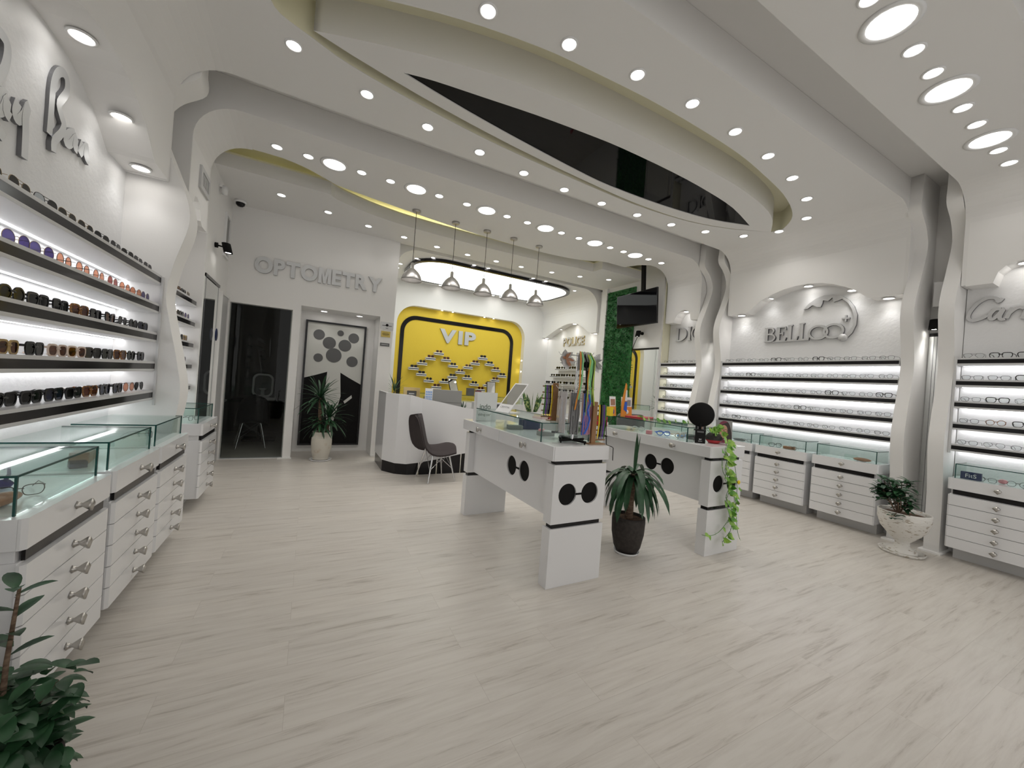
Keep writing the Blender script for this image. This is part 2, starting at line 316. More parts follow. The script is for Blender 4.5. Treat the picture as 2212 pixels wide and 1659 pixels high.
# portal C (nearest) and the ceiling above the camera
YC0, YC1 = 0.68, 1.31
CART = [(YC0, 2.805), (0.93, 2.81), (1.011, 2.805), (1.067, 2.78), (1.112, 2.73), (1.139, 2.63), (1.28, 2.63), (YC1, 2.63)]
arch_panel(1, YC0, YC1, CART, 'wall_right')
mb = MB(); corner_strips(mb, YC0, YC1); mb.prism([(XL + RC, YC0), (XR - RC, YC0), (XR - RC, YC1), (XL + RC, YC1)], XY, ZC, ZC + .01)
mb.box(XL - .02, XL, YC0, YC1, 0, ZC - RC); struct(mb.build('ceiling', 'paint_ceiling'))
end_cap(YC0 - .03, 2.64); end_cap(YC1, 2.64)
mb = MB(); corner_strips(mb, -2.2, 0.18); mb.prism([(XL + RC, -2.2), (XR - RC, -2.2), (XR - RC, .18), (XL + RC, .18)], XY, ZC, ZC + .01)
mb.box(XL - .02, XL, -2.2, .18, 0, ZC - RC); mb.box(XR, XR + .02, -2.2, .18, 0, ZC - RC); struct(mb.build('ceiling', 'paint_ceiling')); end_cap(.18, 2.64)
# bay back walls
def backwall(s, Y0, Y1, z1): 
    x = BL if s < 0 else BR
    struct(MB().box(*( (x - .03, x) if s < 0 else (x, x + .03)), Y0, Y1, 0, z1).build('wall_left' if s < 0 else 'wall_right', 'paint_textured'))
backwall(1, 1.74, 3.78, 3.0); backwall(-1, 1.74, 3.78, 3.0); backwall(1, 4.22, 4.95, 2.9); backwall(-1, 3.96, 4.95, 2.9); backwall(1, .5, 1.34, 2.9)
# wavy fins standing in the grooves between the portals
FP = smooth([(3.62, .10), (3.47, .10), (3.32, -.06), (3.12, -.13), (2.8, -.02), (2.55, .08), (2.35, .10), (2.05, .03), (1.82, .0), (1.6, .035), (1.3, .095), (1.05, .12), (.6, .06), (0.0, .04)], 5)
def fin(s, Y0, Y1, dx=0.0, n=1):
    XF, XE = (XL, -1.355) if s < 0 else (XR, 5.945)
    poly = [(XF - s * (p + dx), z) for z, p in [(ZG - .002, .10)] + FP] + [(XE, 0), (XE, ZG - .002)]
    struct(MB().prism(poly, XZ, Y0, Y1, 0, 0, True).build('trim_%d' % n, 'paint'))
k = 1
for s, dx in ((1, 0), (-1, .03)):
    for Y0, Y1 in ((1.345, 1.455), (1.63, 1.735), (3.78, 3.88), (4.11, 4.21)) if s > 0 else ((1.345, 1.455), (1.63, 1.735), (3.735, 3.96)): fin(s, Y0, Y1, dx, k); k += 1
def skirting(x0, x1, y0, y1, n): struct(MB().box(x0, x1, y0, y1, 0, .015).build('baseboard_right', 'paint'))
for Y0, Y1 in ((1.34, 1.46), (1.625, 1.74)): skirting(5.50, 5.95, Y0 - .02, Y1 + .02, 0)
# rear left wall, optometry wall
struct(MB().box(-1.36, -1.08, 4.96, 6.59, 0, ZG).build('wall_left', 'paint'))
struct(MB().box(-1.36, -1.0, 4.94, 4.96, 0, 2.64).build('wall_left', 'paint'))
YO = 6.59
mb = MB(); mb.prism([[(-1.36, 0), (-1.03, 0), (-1.03, 2.20), (-.27, 2.20), (-.27, 0), (-.165, 0), (-.165, 2.285), (.965, 2.285), (.965, 0), (1.16, 0), (1.20, ZG), (-1.36, ZG)]], XZ, YO, YO + .12)
struct(mb.build('wall_back', 'paint'))
mb = MB(); mb.box(-.29, -.165, YO + .12, 7.16, 0, 2.4); mb.box(.965, 1.10, YO + .12, 7.16, 0, 2.4); mb.box(-.2, 1.0, YO + .12, 7.16, 2.285, 2.4); mb.box(-.2, 1.0, 7.14, 7.2, 0, 2.4)
struct(mb.build('wall_niche', 'paint'))
struct(MB().box(-.165, .965, 7.125, 7.14, 0, .05).box(.972, 1.16, 6.575, 6.59, 0, .03).build('baseboard_back', 'paint'))
struct(MB().box(-.33, -.15, 6.54, 6.62, 0, .012).build('baseboard_back', 'paint'))
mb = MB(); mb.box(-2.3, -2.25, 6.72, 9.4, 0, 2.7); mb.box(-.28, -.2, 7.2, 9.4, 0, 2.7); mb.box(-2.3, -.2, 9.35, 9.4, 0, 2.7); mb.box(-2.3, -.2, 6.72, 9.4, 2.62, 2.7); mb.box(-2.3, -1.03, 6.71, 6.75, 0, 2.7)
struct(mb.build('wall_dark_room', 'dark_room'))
struct(MB().box(-1.03, -.27, 6.60, 6.70, 0, .008).build('trim_9', 'shelf_white'))
# alcove side wall, VIP wall, police bay
struct(MB().box(1.12, 1.16, 6.71, 9.1, 0, ZG).build('wall_alcove', 'paint'))
YV = 9.05
vopen = [(1.69, 0)] + [(1.69, 2.55)] + arc(2.12, 2.57, .43, 180, 90, 8) + arc(4.62, 2.57, .43, 90, 0, 8) + [(5.05, 0)]
mb = MB(); mb.prism([(1.12, 0)] + vopen + [(5.95, 0), (5.95, ZG), (1.12, ZG)], XZ, YV, YV + .16); struct(mb.build('wall_back', 'paint'))
struct(MB().box(1.5, 5.3, YV + .16, YV + .2, 0, 3.2).build('wall_back', 'yellow_wall'))
band_o = [(1.815, 0), (1.81, 2.42)] + arc(2.17, 2.43, .36, 180, 90, 8) + arc(4.43, 2.42, .36, 90, 0, 8) + [(4.79, 0)]
band_i = [(4.70, 0)] + arc(4.41, 2.40, .29, 0, 90, 8) + arc(2.19, 2.41, .29, 90, 180, 8) + [(1.90, 0)]
tag(MB().prism(band_o + band_i, XZ, YV + .145, YV + .16).build('wall_band', 'black_gloss'), 'glossy black rounded band framing the yellow wall', 'wall band')
POL = smooth([(9.05, 2.68), (8.90, 2.675), (8.87, 2.68), (8.5, 2.81), (8.1, 2.915), (7.79, 2.945), (7.5, 2.90), (7.25, 2.78), (7.08, 2.67), (7.02, 2.64), (6.83, 2.64)], 2)
def alcove():
    mb = MB(); p = sorted([q for q in POL])
    top = 3.15
    for (a, b), (c, d) in zip(p[:-1], p[1:]):
        mb.add([(XR, a, b), (XR, c, d), (XR, c, top), (XR, a, top)], [(0, 1, 2, 3)]); mb.add([(XR, a, b), (XR, c, d), (BR, c, d), (BR, a, b)], [(0, 1, 2, 3)], 0, True)
    pts = arc(XR - .4, 3.15, .4, 0, 90)
    for (a, b), (c, d) in zip(pts[:-1], pts[1:]): mb.add([(a, 6.83, b), (a, 9.05, b), (c, 9.05, d), (c, 6.83, d)], [(0, 1, 2, 3)], 0, True)
    mb.box(1.16, XR - .4, 6.83, 9.05, 3.55, 3.57)
    mb.prism([(XR, 2.64), (XR, 3.15)] + pts[1:] + [(1.55, 3.55)] + arc(1.55, 3.2, .35, 90, 180)[1:] + [(1.18, 2.9), (1.18, ZG - .005), (5.945, ZG - .005), (5.945, 2.64)], XZ, 6.80, 6.83)
    struct(mb.build('ceiling_alcove', 'paint'))
    struct(MB().box(BR, BR + .03, 6.8, 9.05, 0, 3.0).build('wall_right', 'paint'))
alcove()
# rear right wall pieces
struct(MB().box(5.6, 5.95, 4.98, 6.46, 0, ZG).build('wall_right', 'paint'))
struct(MB().box(5.64, 5.95, 4.96, 4.98, 0, ZG).build('wall_right', 'paint_yellowish'))
struct(MB().box(5.55, 5.95, 6.46, 6.62, 0, 3.55).box(5.66, 5.95, 6.62, 6.83, 0, 3.55).build('wall_right', 'paint'))
# rear lower ceiling slab with wavy edge, cove above
rf = [(-1.08, 5.41), (0.04, 5.41)] + smooth([(0.09, 5.42), (.2, 5.54), (.56, 5.7), (.9, 5.79), (1.29, 5.84), (2.0, 5.87), (2.7, 5.87), (3.4, 5.84), (3.9, 5.79), (4.2, 5.74)], 3) + [(4.55, 5.74), (4.56, 5.50), (5.6, 5.50), (5.6, 6.64), (-1.08, 6.64)]
struct(MB().prism(rf, XY, 3.55, 3.70).build('ceiling', 'paint_ceiling'))
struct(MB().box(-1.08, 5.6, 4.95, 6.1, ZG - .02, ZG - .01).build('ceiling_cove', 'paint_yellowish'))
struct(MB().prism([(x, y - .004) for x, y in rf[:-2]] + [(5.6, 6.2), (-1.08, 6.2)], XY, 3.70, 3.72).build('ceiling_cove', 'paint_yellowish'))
# ================================================================== CEILING LAMPS
def spot_proto(r, glow, name):
    t = root(name, '', '')
    MB().lathe([(r * 1.22, 0), (r * 1.24, -.004), (r * 1.08, -.008), (r * .96, -.006), (r * .96, 0)], n=24).build('trim_ring', 'white', t)
    MB().lathe([(0.0001, -.003), (r * .95, -.003)], n=24).build('lens', glow, t)
    return t
SP = {'s': spot_proto(.047, 'spot_glow', 'recessed_spotlight'), 'b': spot_proto(.115, 'big_glow', 'recessed_downlight'), 'a': spot_proto(.047, 'spot_glow_small', 'recessed_spotlight'), 'r': spot_proto(.047, 'spot_glow_rear', 'recessed_spotlight'), 't': spot_proto(.036, 'spot_glow_small', 'recessed_spotlight')}
used = set()
def lamp(kind, x, y, z, label, group):
    o = SP[kind] if kind not in used else copy_tree(SP[kind]); used.add(kind)
    o.location = (x, y, z - .0005); tag(o, label, 'ceiling light', group)
    if kind in P_SPOT:
        L = bpy.data.lights.new('beam', 'SPOT'); L.energy = P_SPOT[kind] * (1 if y > 1.5 else .45 if x > 4.5 else .7); L.spot_size = radians(128); L.spot_blend = 1.0; L.shadow_soft_size = .11 if kind == 'b' else .045; L.color = (1, .965, .915)
        b = bpy.data.objects.new('beam', L); COL.objects.link(b); b.location = (x, y, z - .02)
    return o
ring = [(-.242, 3.153), (.263, 3.355), (.789, 3.472), (1.326, 3.55), (1.861, 3.62), (2.404, 3.65), (2.947, 3.65), (3.495, 3.62), (4.041, 3.56), (4.56, 3.439), (5.06, 3.228), (5.25, 2.883), (5.099, 2.50), (4.612, 2.273), (4.072, 2.148), (3.532, 2.08), (2.991, 2.045), (2.437, 2.031), (1.895, 2.060), (1.351, 2.121), (.808, 2.2)]
for i, (x, y) in enumerate(ring):
    if i < 10: l = 'round spotlight on the far side of the leaf shaped cove, %s from left' % ORD[i + 1]
    elif i < 12: l = 'small round spotlight at the right tip of the leaf shaped cove, %s one' % ('farther' if i == 10 else 'nearer')
    else: l = 'round spotlight on the near side of the leaf shaped cove, %s from right' % ORD[i - 11]
    lamp('s', x, y, ZC, l, 'spotlights around the ceiling cove')
big = [.096, .985, 1.905, 2.815, 3.705, 4.54]
for i, x in enumerate(big): lamp('b', x, 4.68, ZC, 'large round downlight in the row before the pendants, %s from left' % ORD[i + 1], 'large downlights of the far row')
sm = [-.438, -.155, .372, .685, 1.263, 1.625, 2.197, 2.512, 3.08, 3.395, 4.0, 4.28, 4.83, 5.135]
for i, x in enumerate(sm): lamp('s', x, 4.67, ZC, 'small round spotlight in the row before the pendants, %s from left' % ORD[i + 1], 'small spotlights of the far row')
for i, x in enumerate([4.672, 3.735, 2.81]): lamp('b', x, 1.02, ZC, 'large downlight in the top right ceiling row, %s from the right wall' % ORD[i + 1], 'large downlights of the near row')
for i, x in enumerate([5.225, 4.913, 4.347, 4.032, 3.463, 3.148, 2.55]): lamp('s', x, 1.02, ZC, 'small spotlight in the top right ceiling row, %s from the right wall' % ORD[i + 1], 'small spotlights of the near row')
rear = [(-.462, 5.842), (.089, 6.035), (.641, 6.193), (1.191, 6.30), (1.753, 6.386), (2.312, 6.415), (2.861, 6.398), (3.369, 6.377), (3.991, 6.282), (4.556, 6.137), (5.106, 5.931)]
for i, (x, y) in enumerate(rear): lamp('r', x, y, 3.55, 'spotlight in the lower rear ceiling past the wavy cove, %s from the left' % ORD[i + 1], 'spotlights of the rear ceiling')
ds = [(1.627, 7.26), (1.867, 7.0), (1.45, 7.823), (1.45, 8.15), (1.5, 8.5), (2.631, 6.89), (2.921, 6.885), (3.931, 6.885), (4.249, 6.89), (5.15, 7.1), (5.32, 7.3), (5.35, 7.906), (5.33, 8.2), (5.15, 8.7), (4.185, 8.93), (3.977, 8.93), (2.6, 8.93)]
dl = ['left end, front corner', 'left end, beside the front corner', 'left end, middle front', 'left end, middle rear', 'left end, rear corner', 'front side, left of the middle pair', 'front side, right of the middle pair', 'front side, left of the right pair', 'front side, right of the right pair', 'right end, front corner', 'right end, just past the front corner', 'right end, middle front', 'right end, middle rear', 'right end, rear corner', 'rear side, right of the right pair', 'rear side, left of the right pair', 'rear side, left half']
for (x, y), l in zip(ds, dl): lamp('t', x, y, 3.55, 'small spotlight around the glowing ceiling panel, ' + l, 'spotlights around the light panel')
def downlight(x, y, z, e, size=110):
    L = bpy.data.lights.new('downlight', 'SPOT'); L.energy = e; L.spot_size = radians(size); L.spot_blend = 1.0; L.shadow_soft_size = .04; L.color = (1, .985, .97)
    o = bpy.data.objects.new('downlight', L); COL.objects.link(o); o.location = (x, y, z); return o
for side, ps, nm in ((1, [(3.575, 2.645), (3.19, 2.835), (2.712, 2.925), (2.24, 2.785), (1.905, 2.635)], 'arch over the outline sign'), (-1, [(2.35, 2.86), (2.76, 2.925), (3.24, 2.80), (3.58, 2.645)], 'arch over the cursive sign'),
                     (1, [(4.56, 2.832)], 'small arch right of the television'), (1, [(.97, 2.81)], 'arch at the right edge'), (-1, [(4.49, 2.83)], 'small arch behind the left wavy column')):
    for i, (y, z) in enumerate(ps):
        x = 5.70 if side > 0 else -1.11
        lamp('a', x, y, z - .006, 'spotlight set in the %s%s' % (nm, ', %s from its %s end' % (ORD[i + 1], 'left') if len(ps) > 1 else ''), 'arch spotlights')
        downlight(x, y, z - .03, 1.6 if nm[0] == 'a' and 'edge' not in nm else .5)
for i, (y, z) in enumerate([(8.97, 2.675), (8.35, 2.865), (7.75, 2.945), (7.15, 2.72), (6.93, 2.64)]):
    lamp('a', 5.7, y, z - .006, 'spotlight in the small arch above the rear white display, %s from the left' % ORD[i + 1], 'spotlights of the rear arch'); downlight(5.7, y, z - .03, .2 if i in (0, 4) else 1.6)
for i, x in enumerate((.15, .68)): lamp('a', x, 6.88, 2.285, 'spotlight over the framed poster, %s one' % ('left', 'right')[i], 'poster niche spotlights'); downlight(x, 6.88, 2.25, 2.0)
# tiny lights in the reveal of the yellow recess
pin = None
for x, y, z in [(2.75, YV + .08, 3.0), (3.02, YV + .08, 3.0), (3.87, YV + .08, 3.0), (4.13, YV + .08, 3.0)]:
    tag(MB().lathe([(.0001, -.004), (.014, -.003), (.017, 0)], (x, y, z - .001), 12).build('pin_light', 'pin_glow'), 'tiny light in the top edge of the yellow recess, %s from left' % ORD[{2.75: 1, 3.02: 2, 3.87: 3, 4.13: 4}[x]], 'pin light', 'pin lights of the yellow recess')
for i, z in enumerate((2.0, 1.7, 1.2)):
    tag(MB().lathe([(.0001, -.003), (.014, -.002), (.017, 0)], n=12, fn=lambda a, b, c: (5.049 + c, YV + .08 + a, z + b)).build('pin_light', 'pin_glow'), 'tiny round light in the right edge of the yellow recess, %s from the top' % ORD[i + 1], 'pin light', 'pin lights of the yellow recess')
# glowing ceiling panel in the alcove
t = root('light_panel', 'big glowing rounded ceiling panel with a black rim over the yellow wall', 'ceiling light', (3.4, 7.8, 3.495))
ol = rrect(-1.81, 1.80, -.87, .90, .62); il = rrect(-1.74, 1.73, -.80, .83, .57)
MB().prism([ol, il], XY, 0, .05, 0, 0, True).build('rim', 'black_gloss', t)
MB().prism(il, XY, .006, .016).build('diffuser', 'panel_glow', t)
# pendants
def make_pendant():
    t = root('pendant_lamp', '', 'pendant lamp')
    MB().lathe([(.0001, 0), (.055, 0), (.055, -.02), (.045, -.028), (.0001, -.028)], n=24).build('canopy', 'nickel', t)
    MB().tube([(0, 0, -.02), (0, 0, -.72)], .0035, 6).build('cord', 'black_matte', t)
    MB().lathe([(.008, -.70), (.022, -.71), (.024, -.78), (.030, -.785)], n=24).build('lamp_holder', 'chrome', t)
    sh = MB().lathe([(.028, -.78), (.055, -.80), (.09, -.835), (.118, -.88), (.134, -.925), (.137, -.945), (.134, -.945), (.130, -.925), (.113, -.88), (.086, -.838), (.052, -.805), (.02, -.79)], n=32).build('lamp_shade', 'pendant_metal', t)
    MB().lathe([(.0001, -.80), (.03, -.82), (.042, -.86), (.03, -.90), (.0001, -.912)], n=20).build('bulb', 'pend_glow', t)
    return t
p0 = make_pendant()
for i, (x, y) in enumerate([(1.134, 5.27), (1.70, 5.30), (2.19, 5.30), (2.64, 5.305), (3.115, 5.335)]):
    o = p0 if i == 0 else copy_tree(p0); o.location = (x, y, ZC)
    tag(o, 'chrome dome pendant lamp on a black cord, %s from the left' % ORD[i + 1], 'pendant lamp', 'pendant lamps over the counter')
# ================================================================== SHELVES, EYEWEAR
def mk_shelf(L, depth):              # local: x along, y from front (0) to back (depth), z top = 0
    t = root('display_shelf', '', 'shelf')
    MB().box(0, L, 0, depth, -.07, -.054).box(0, L, 0, depth, -.016, 0).box(0, L, .006, depth, -.054, -.016).build('shelf_board', 'shelf_white', t, bevel=.001)
    MB().box(.008, L - .008, .001, .006, -.054, -.016).build('black_strip', 'black_gloss', t)
    MB().box(.02, L - .02, depth * .80, depth * .80 + .02, -.072, -.0701).build('led_strip', 'led_glow', t)
    return t
ZS = [1.93, 1.72, 1.51, 1.30, 1.09]
PLACE = ['top', 'second', 'third', 'fourth', 'lowest']
bays = [('R', 5.60, BR, 1.74, 3.775, 'under the outline sign', 0), ('L', -1.0, BL, 1.74, 3.775, 'under the cursive sign', .02),
        ('R', 5.60, BR, 4.215, 4.94, 'right of the television', 0), ('L', -1.04, BL, 3.965, 4.93, 'past the left wavy column', .02), ('R', 5.60, BR, .50, 1.34, 'at the right edge', 0)]
for sd, xf, xb, y0, y1, nm, dz in bays:
    p = mk_shelf(y1 - y0 - .004, abs(xb - xf) - .002)
    for k_, z in enumerate(ZS):
        o = p if k_ == 0 else copy_tree(p)
        if sd == 'R': o.location = (xf, y1 - .002, z + dz); o.rotation_euler.z = -pi / 2
        else: o.location = (xf, y0 + .002, z + dz); o.rotation_euler.z = pi / 2
        tag(o, 'white lit shelf with black strip, %s %s' % (PLACE[k_], nm), 'shelf', 'shelves ' + nm)
def lens_outline(shape, w, h, n=20):
    out = []
    for i in range(n):
        a = 2 * pi * i / n; c, s = cos(a), sin(a)
        if shape == 'round': e = 2.0
        elif shape == 'square': e = 3.4
        else: e = 2.6
        x = (abs(c) ** (2 / e)) * (1 if c > 0 else -1) * w / 2; z = (abs(s) ** (2 / e)) * (1 if s > 0 else -1) * h / 2
        if shape == 'aviator' and z < 0: x = x * (1 + .9 * z / h) + .003
        if shape == 'square' and z < 0: x *= (1 + .35 * z / h)
        if shape == 'cat': z += .25 * x if x > 0 else 0
        out.append((x, z))
    return out
def mk_glasses(name, shape, fr, ln, w=.056, h=.046, rt=.0025, kind='acetate', parts=True):
    t = root(name, '', ''); cz = h / 2 + rt; g = .009; F = MB()
    for s in (-1, 1):
        ol = [(s * (g + w / 2 + x), cz + z) for x, z in lens_outline(shape, w, h)]
        cy = [.10 * abs(x) ** 1.6 for x, z in ol]
        loop = [(x, y, z) for (x, z), y in zip(ol, cy)]; loop = loop + loop[:2]
        if kind == 'acetate':
            c = (s * (g + w / 2), cz)
            o2 = [(c[0] + (x - c[0]) * (1 + 2.1 * rt / w * 1.6), c[1] + (z - c[1]) * (1 + 2.1 * rt / h * 1.6) + (.0015 if z > c[1] else 0)) for x, z in ol]
            F.prism([o2, ol], lambda u, v, q: (u, q + .10 * abs(u) ** 1.6, v), -.002, .003)
        else: F.tube(loop, rt, 5, cap=False)
    bw = rt * (1.3 if kind == 'acetate' else 1)
    F.tube([(-g - .004, 0, cz + h * .18), (0, -.002, cz + h * .24), (g + .004, 0, cz + h * .18)], bw, 6)
    if shape == 'aviator': F.tube([(-g - .012, 0, cz + h * .45), (g + .012, 0, cz + h * .45)], rt, 6)
    F.build('frame', fr, t)
    hx = g + w + .004; L = MB(); hz = cz + h * .3
    if parts:
        for s in (-1, 1):
            ol = [(s * (g + w / 2 + x * .99), cz + z * .99) for x, z in lens_outline(shape, w, h)]
            MB().prism(ol, lambda u, v, q: (u, q + .10 * abs(u) ** 1.6, v), -.0005, .0005).build('lens', ln, t)
            pts = [(s * (hx - .004), .004, hz), (s * hx, .012, hz), (s * (hx - .001), .09, hz - .002), (s * (hx - .004), .118, hz - .018), (s * (hx - .006), .134, max(.003, hz - .04))]
            MB().tube(pts, rt * 1.1 if kind == 'acetate' else rt * .9, 5).build('temple', fr, t)
    else:
        M2 = MB()
        for s in (-1, 1):
            M2.prism([(s * (g + w / 2 + x), cz + z) for x, z in lens_outline(shape, w, h)], XZ, 0, .001)
            F2 = MB().tube([(s * hx, .004, hz), (s * hx, .09, hz), (s * (hx - .004), .12, .004)], rt, 4)
            F2.build('temple', fr, t)
        M2.build('lenses', ln, t)
    return t
GL = {}
SUNS = 1.07
def glasses(key, loc, rz, label, group):
    shape, fr, ln, w, h, rt, kind, name, wd = STY[key]
    if key not in GL: o = mk_glasses(name, shape, fr, ln, w, h, rt, kind); GL[key] = o
    else: o = copy_tree(GL[key])
    o.location = loc; o.rotation_euler = (0, 0, rz); o.scale = (SUNS,) * 3 if name == 'sunglasses' else (1.06,) * 3; return tag(o, label, 'glasses', group)
STY = {  # shape, frame, lens, w, h, r, kind, name, words
 'avg': ('aviator', 'wire_gold', 'lens_green', .060, .052, .0012, 'wire', 'sunglasses', 'gold aviator sunglasses with olive lenses'),
 'avk': ('aviator', 'wire_dark', 'lens_black', .060, .052, .0014, 'wire', 'sunglasses', 'black aviator sunglasses'),
 'rpk': ('round', 'wire_gold', 'lens_pink', .062, .056, .0011, 'wire', 'sunglasses', 'round sunglasses with pink lenses'),
 'rpu': ('round', 'wire_gold', 'lens_purple', .062, .056, .0011, 'wire', 'sunglasses', 'round sunglasses with violet lenses'),
 'rpe': ('round', 'wire_dark', 'lens_peach', .060, .054, .0012, 'wire', 'sunglasses', 'round sunglasses with peach lenses'),
 'hav': ('square', 'havana', 'lens_brown', .056, .044, .0038, 'acetate', 'sunglasses', 'tortoise sunglasses with brown lenses'),
 'blk': ('square', 'frame_black', 'lens_black', .056, .042, .0040, 'acetate', 'sunglasses', 'thick black sunglasses'),
 'blb': ('square', 'frame_black', 'lens_blue', .058, .046, .0036, 'acetate', 'sunglasses', 'black sunglasses with dark blue lenses'),
 'amb': ('cat', 'frame_black', 'lens_amber', .056, .044, .0038, 'acetate', 'sunglasses', 'black cat eye sunglasses with amber lenses'),
 'clr': ('square', 'frame_clear', 'lens_amber', .054, .042, .0036, 'acetate', 'sunglasses', 'clear frame sunglasses with amber lenses'),
 'gld': ('square', 'frame_gold', 'lens_amber', .054, .042, .0036, 'acetate', 'sunglasses', 'golden frame sunglasses with amber lenses'),
 'rnk': ('round', 'frame_black', 'lens_black', .050, .046, .0034, 'acetate', 'sunglasses', 'round black sunglasses'),
 'ow1': ('square', 'wire_dark', 'lens_clear', .052, .038, .0016, 'wire', 'eyeglasses', 'dark wire rectangular eyeglasses'),
 'ow2': ('round', 'wire_dark', 'lens_clear', .048, .043, .0015, 'wire', 'eyeglasses', 'dark wire round eyeglasses'),
 'ow3': ('aviator', 'wire_dark', 'lens_clear', .052, .042, .0013, 'wire', 'eyeglasses', 'gold wire eyeglasses'),
 'ok1': ('square', 'frame_black', 'lens_clear', .053, .040, .0026, 'acetate', 'eyeglasses', 'black framed eyeglasses'),
 'ok2': ('round', 'havana', 'lens_clear', .044, .040, .0020, 'acetate', 'eyeglasses', 'round tortoise eyeglasses'),
}
rnd = random.Random(3)
rows = [['avk', 'avk', 'avk', 'avk', 'avk', 'avg', 'avg', 'avk', 'avg', 'avg', 'avg'],
        ['rpu', 'rpe', 'rpe', 'rpk', 'rpe', 'rpe', 'rpe', 'rpu', 'rpu', 'rpk', 'rpk'],
        ['blb', 'rnk', 'avk', 'amb', 'blk', 'hav', 'blk', 'blk', 'rnk', 'hav', 'hav'],
        ['blb', 'rnk', 'hav', 'blk', 'blk', 'clr', 'clr', 'blk', 'gld', 'amb', 'blk'],
        ['avk', 'rpe', 'blb', 'blb', 'hav', 'blk', 'blb', 'blk', 'blk', 'blb', 'avg']]
for k_, row in enumerate(rows):
    for i, key in enumerate(row):
        y = 3.64 - i * .170 - rnd.uniform(-.003, .003)
        glasses(key, (-1.055, y, ZS[k_] + .0205), pi / 2 + rnd.uniform(-.08, .08), '%s, %s from right, %s shelf under cursive sign' % (STY[key][8], ORD[i + 1], PLACE[k_]), 'sunglasses on the left wall')
for k_ in range(4):
    for i in range(4):
        key = ['avg', 'avk', 'blk', 'rpu', 'hav', 'rnk', 'gld'][(k_ * 3 + i * 2) % 7]
        glasses(key, (-1.09, 4.84 - i * .17, ZS[k_] + .0205), pi / 2 + rnd.uniform(-.1, .1), '%s, %s from right, %s shelf past left column' % (STY[key][8], ORD[i + 1], PLACE[k_]), 'sunglasses past the left wavy column')
OP = ['ow1', 'ow2', 'ow1', 'ow3', 'ok1', 'ow1', 'ow2', 'ow3', 'ow1', 'ok2']
for k_ in range(5):
    for i in range(12):
        key = OP[(i * 3 + k_ * 7 + (i // 4)) % 9]
        glasses(key, (5.655, 3.68 - i * .165 - rnd.uniform(-.005, .005), ZS[k_] + .0005), -pi / 2 + rnd.uniform(-.2, .08), '%s, %s from left, %s shelf under outline sign' % (STY[key][8], ORD[i + 1], PLACE[k_]), 'eyeglasses under the wavy outline sign')
    for i in range(4):
        key = OP[(i * 3 + k_ * 5) % 9]
        glasses(key, (5.655, 4.84 - i * .165, ZS[k_] + .0005), -pi / 2 + rnd.uniform(-.2, .2), '%s, %s from left, %s shelf right of television' % (STY[key][8], ORD[i + 1], PLACE[k_]), 'eyeglasses beside the television wall')
    for i in range(3):
        key = [['ow3', 'ok1', 'ok1'], ['ow1', 'ow1', 'ok1'], ['ow1', 'ok1', 'ow3'], ['ow1', 'ok2', 'ok1'], ['ow1', 'ow3', 'ow1']][k_][i]
        glasses(key, (5.655, 1.235 - i * .165, ZS[k_] + .0005), -pi / 2 + rnd.uniform(-.2, .2), '%s, %s from left, %s shelf at right edge' % (STY[key][8], ORD[i + 1], PLACE[k_]), 'eyeglasses at the right edge')
# ================================================================== DRAWER CABINETS WITH GLASS CASES
def glass_case(t, x0, x1, y0, y1, z0, h, faces='fblr'):
    g = .004; M = MB()
    M.box(x0, x1, y0, y1, z0 + h - .006, z0 + h)
    M.box(x0, x1, y0, y0 + g, z0, z0 + h - .006); M.box(x0, x0 + g, y0 + g, y1, z0, z0 + h - .006); M.box(x1 - g, x1, y0 + g, y1, z0, z0 + h - .006)
    c = M.build('glass_case', 'glass', t); e = .0035; E_ = MB()
    for x in (x0, x1): E_.box(x - e / 2, x + e / 2, y0, y1, z0 + h - .007, z0 + h + .0005); E_.box(x - e, x + e, y0 - e, y0 + e, z0, z0 + h)
    E_.box(x0, x1, y0 - e / 2, y0 + e / 2, z0 + h - .007, z0 + h + .0005)
    E_.build('glass_edge', 'glass_edge', c); return c
def mk_knob():
    return [(.004, 0), (.017, .001), (.012, .008), (.008, .018), (.025, .042), (.025, .048), (.0001, .050)]
def mk_cabinet(w, d=.345, h=.775, side_ch=.0):   # local: x along 0..w, y 0 front..d, z
    t = root('drawer_cabinet', '', 'cabinet')
    MB().box(.012, w - .012, .02, d, .12, h - .15).box(0, w, .02, d, h - .105, h - .001).box(.02, w - .02, .03, d, h - .16, h - .10).build('cabinet_body', 'gloss_white', t, bevel=.0015)
    MB().box(.035, w - .035, .012, .022, h - .150, h - .108).build('black_strip', 'black_gloss', t); MB().box(.02, w - .02, .0192, .0199, .122, h - .158).build('gap_shade', 'mid_grey', t)  # thin mid grey sheet paints in the shadow lines between the drawers
    MB().box(.03, w - .03, .16, d - .02, .0, .1195).build('plinth', 'shelf_white', t)
    zs = [(h - .105, h)] + [(.12 + i * (h - .275) / 5 + .0015, .12 + (i + 1) * (h - .275) / 5 - .0025) for i in range(4, -1, -1)]
    for i, (a, b) in enumerate(zs):
        x0, x1 = (0, w) if i == 0 else (.006, w - .006)
        dr = MB().prism([(x0 + .012, 0), (x1 - .012, 0), (x1, .012), (x1, .0195), (x0, .0195), (x0, .012)], XY, a, b).build('drawer_front', 'gloss_white', t)
        MB().lathe(mk_knob(), n=4, fn=lambda p, q, r, zc=(a + b) / 2: (w / 2 + p, -r, zc + q)).build('knob', 'nickel', dr)
    glass_case(t, .035, w - .035, .045, d - .005, h, .135)
    return t
c0 = mk_cabinet(.622); c0s = []
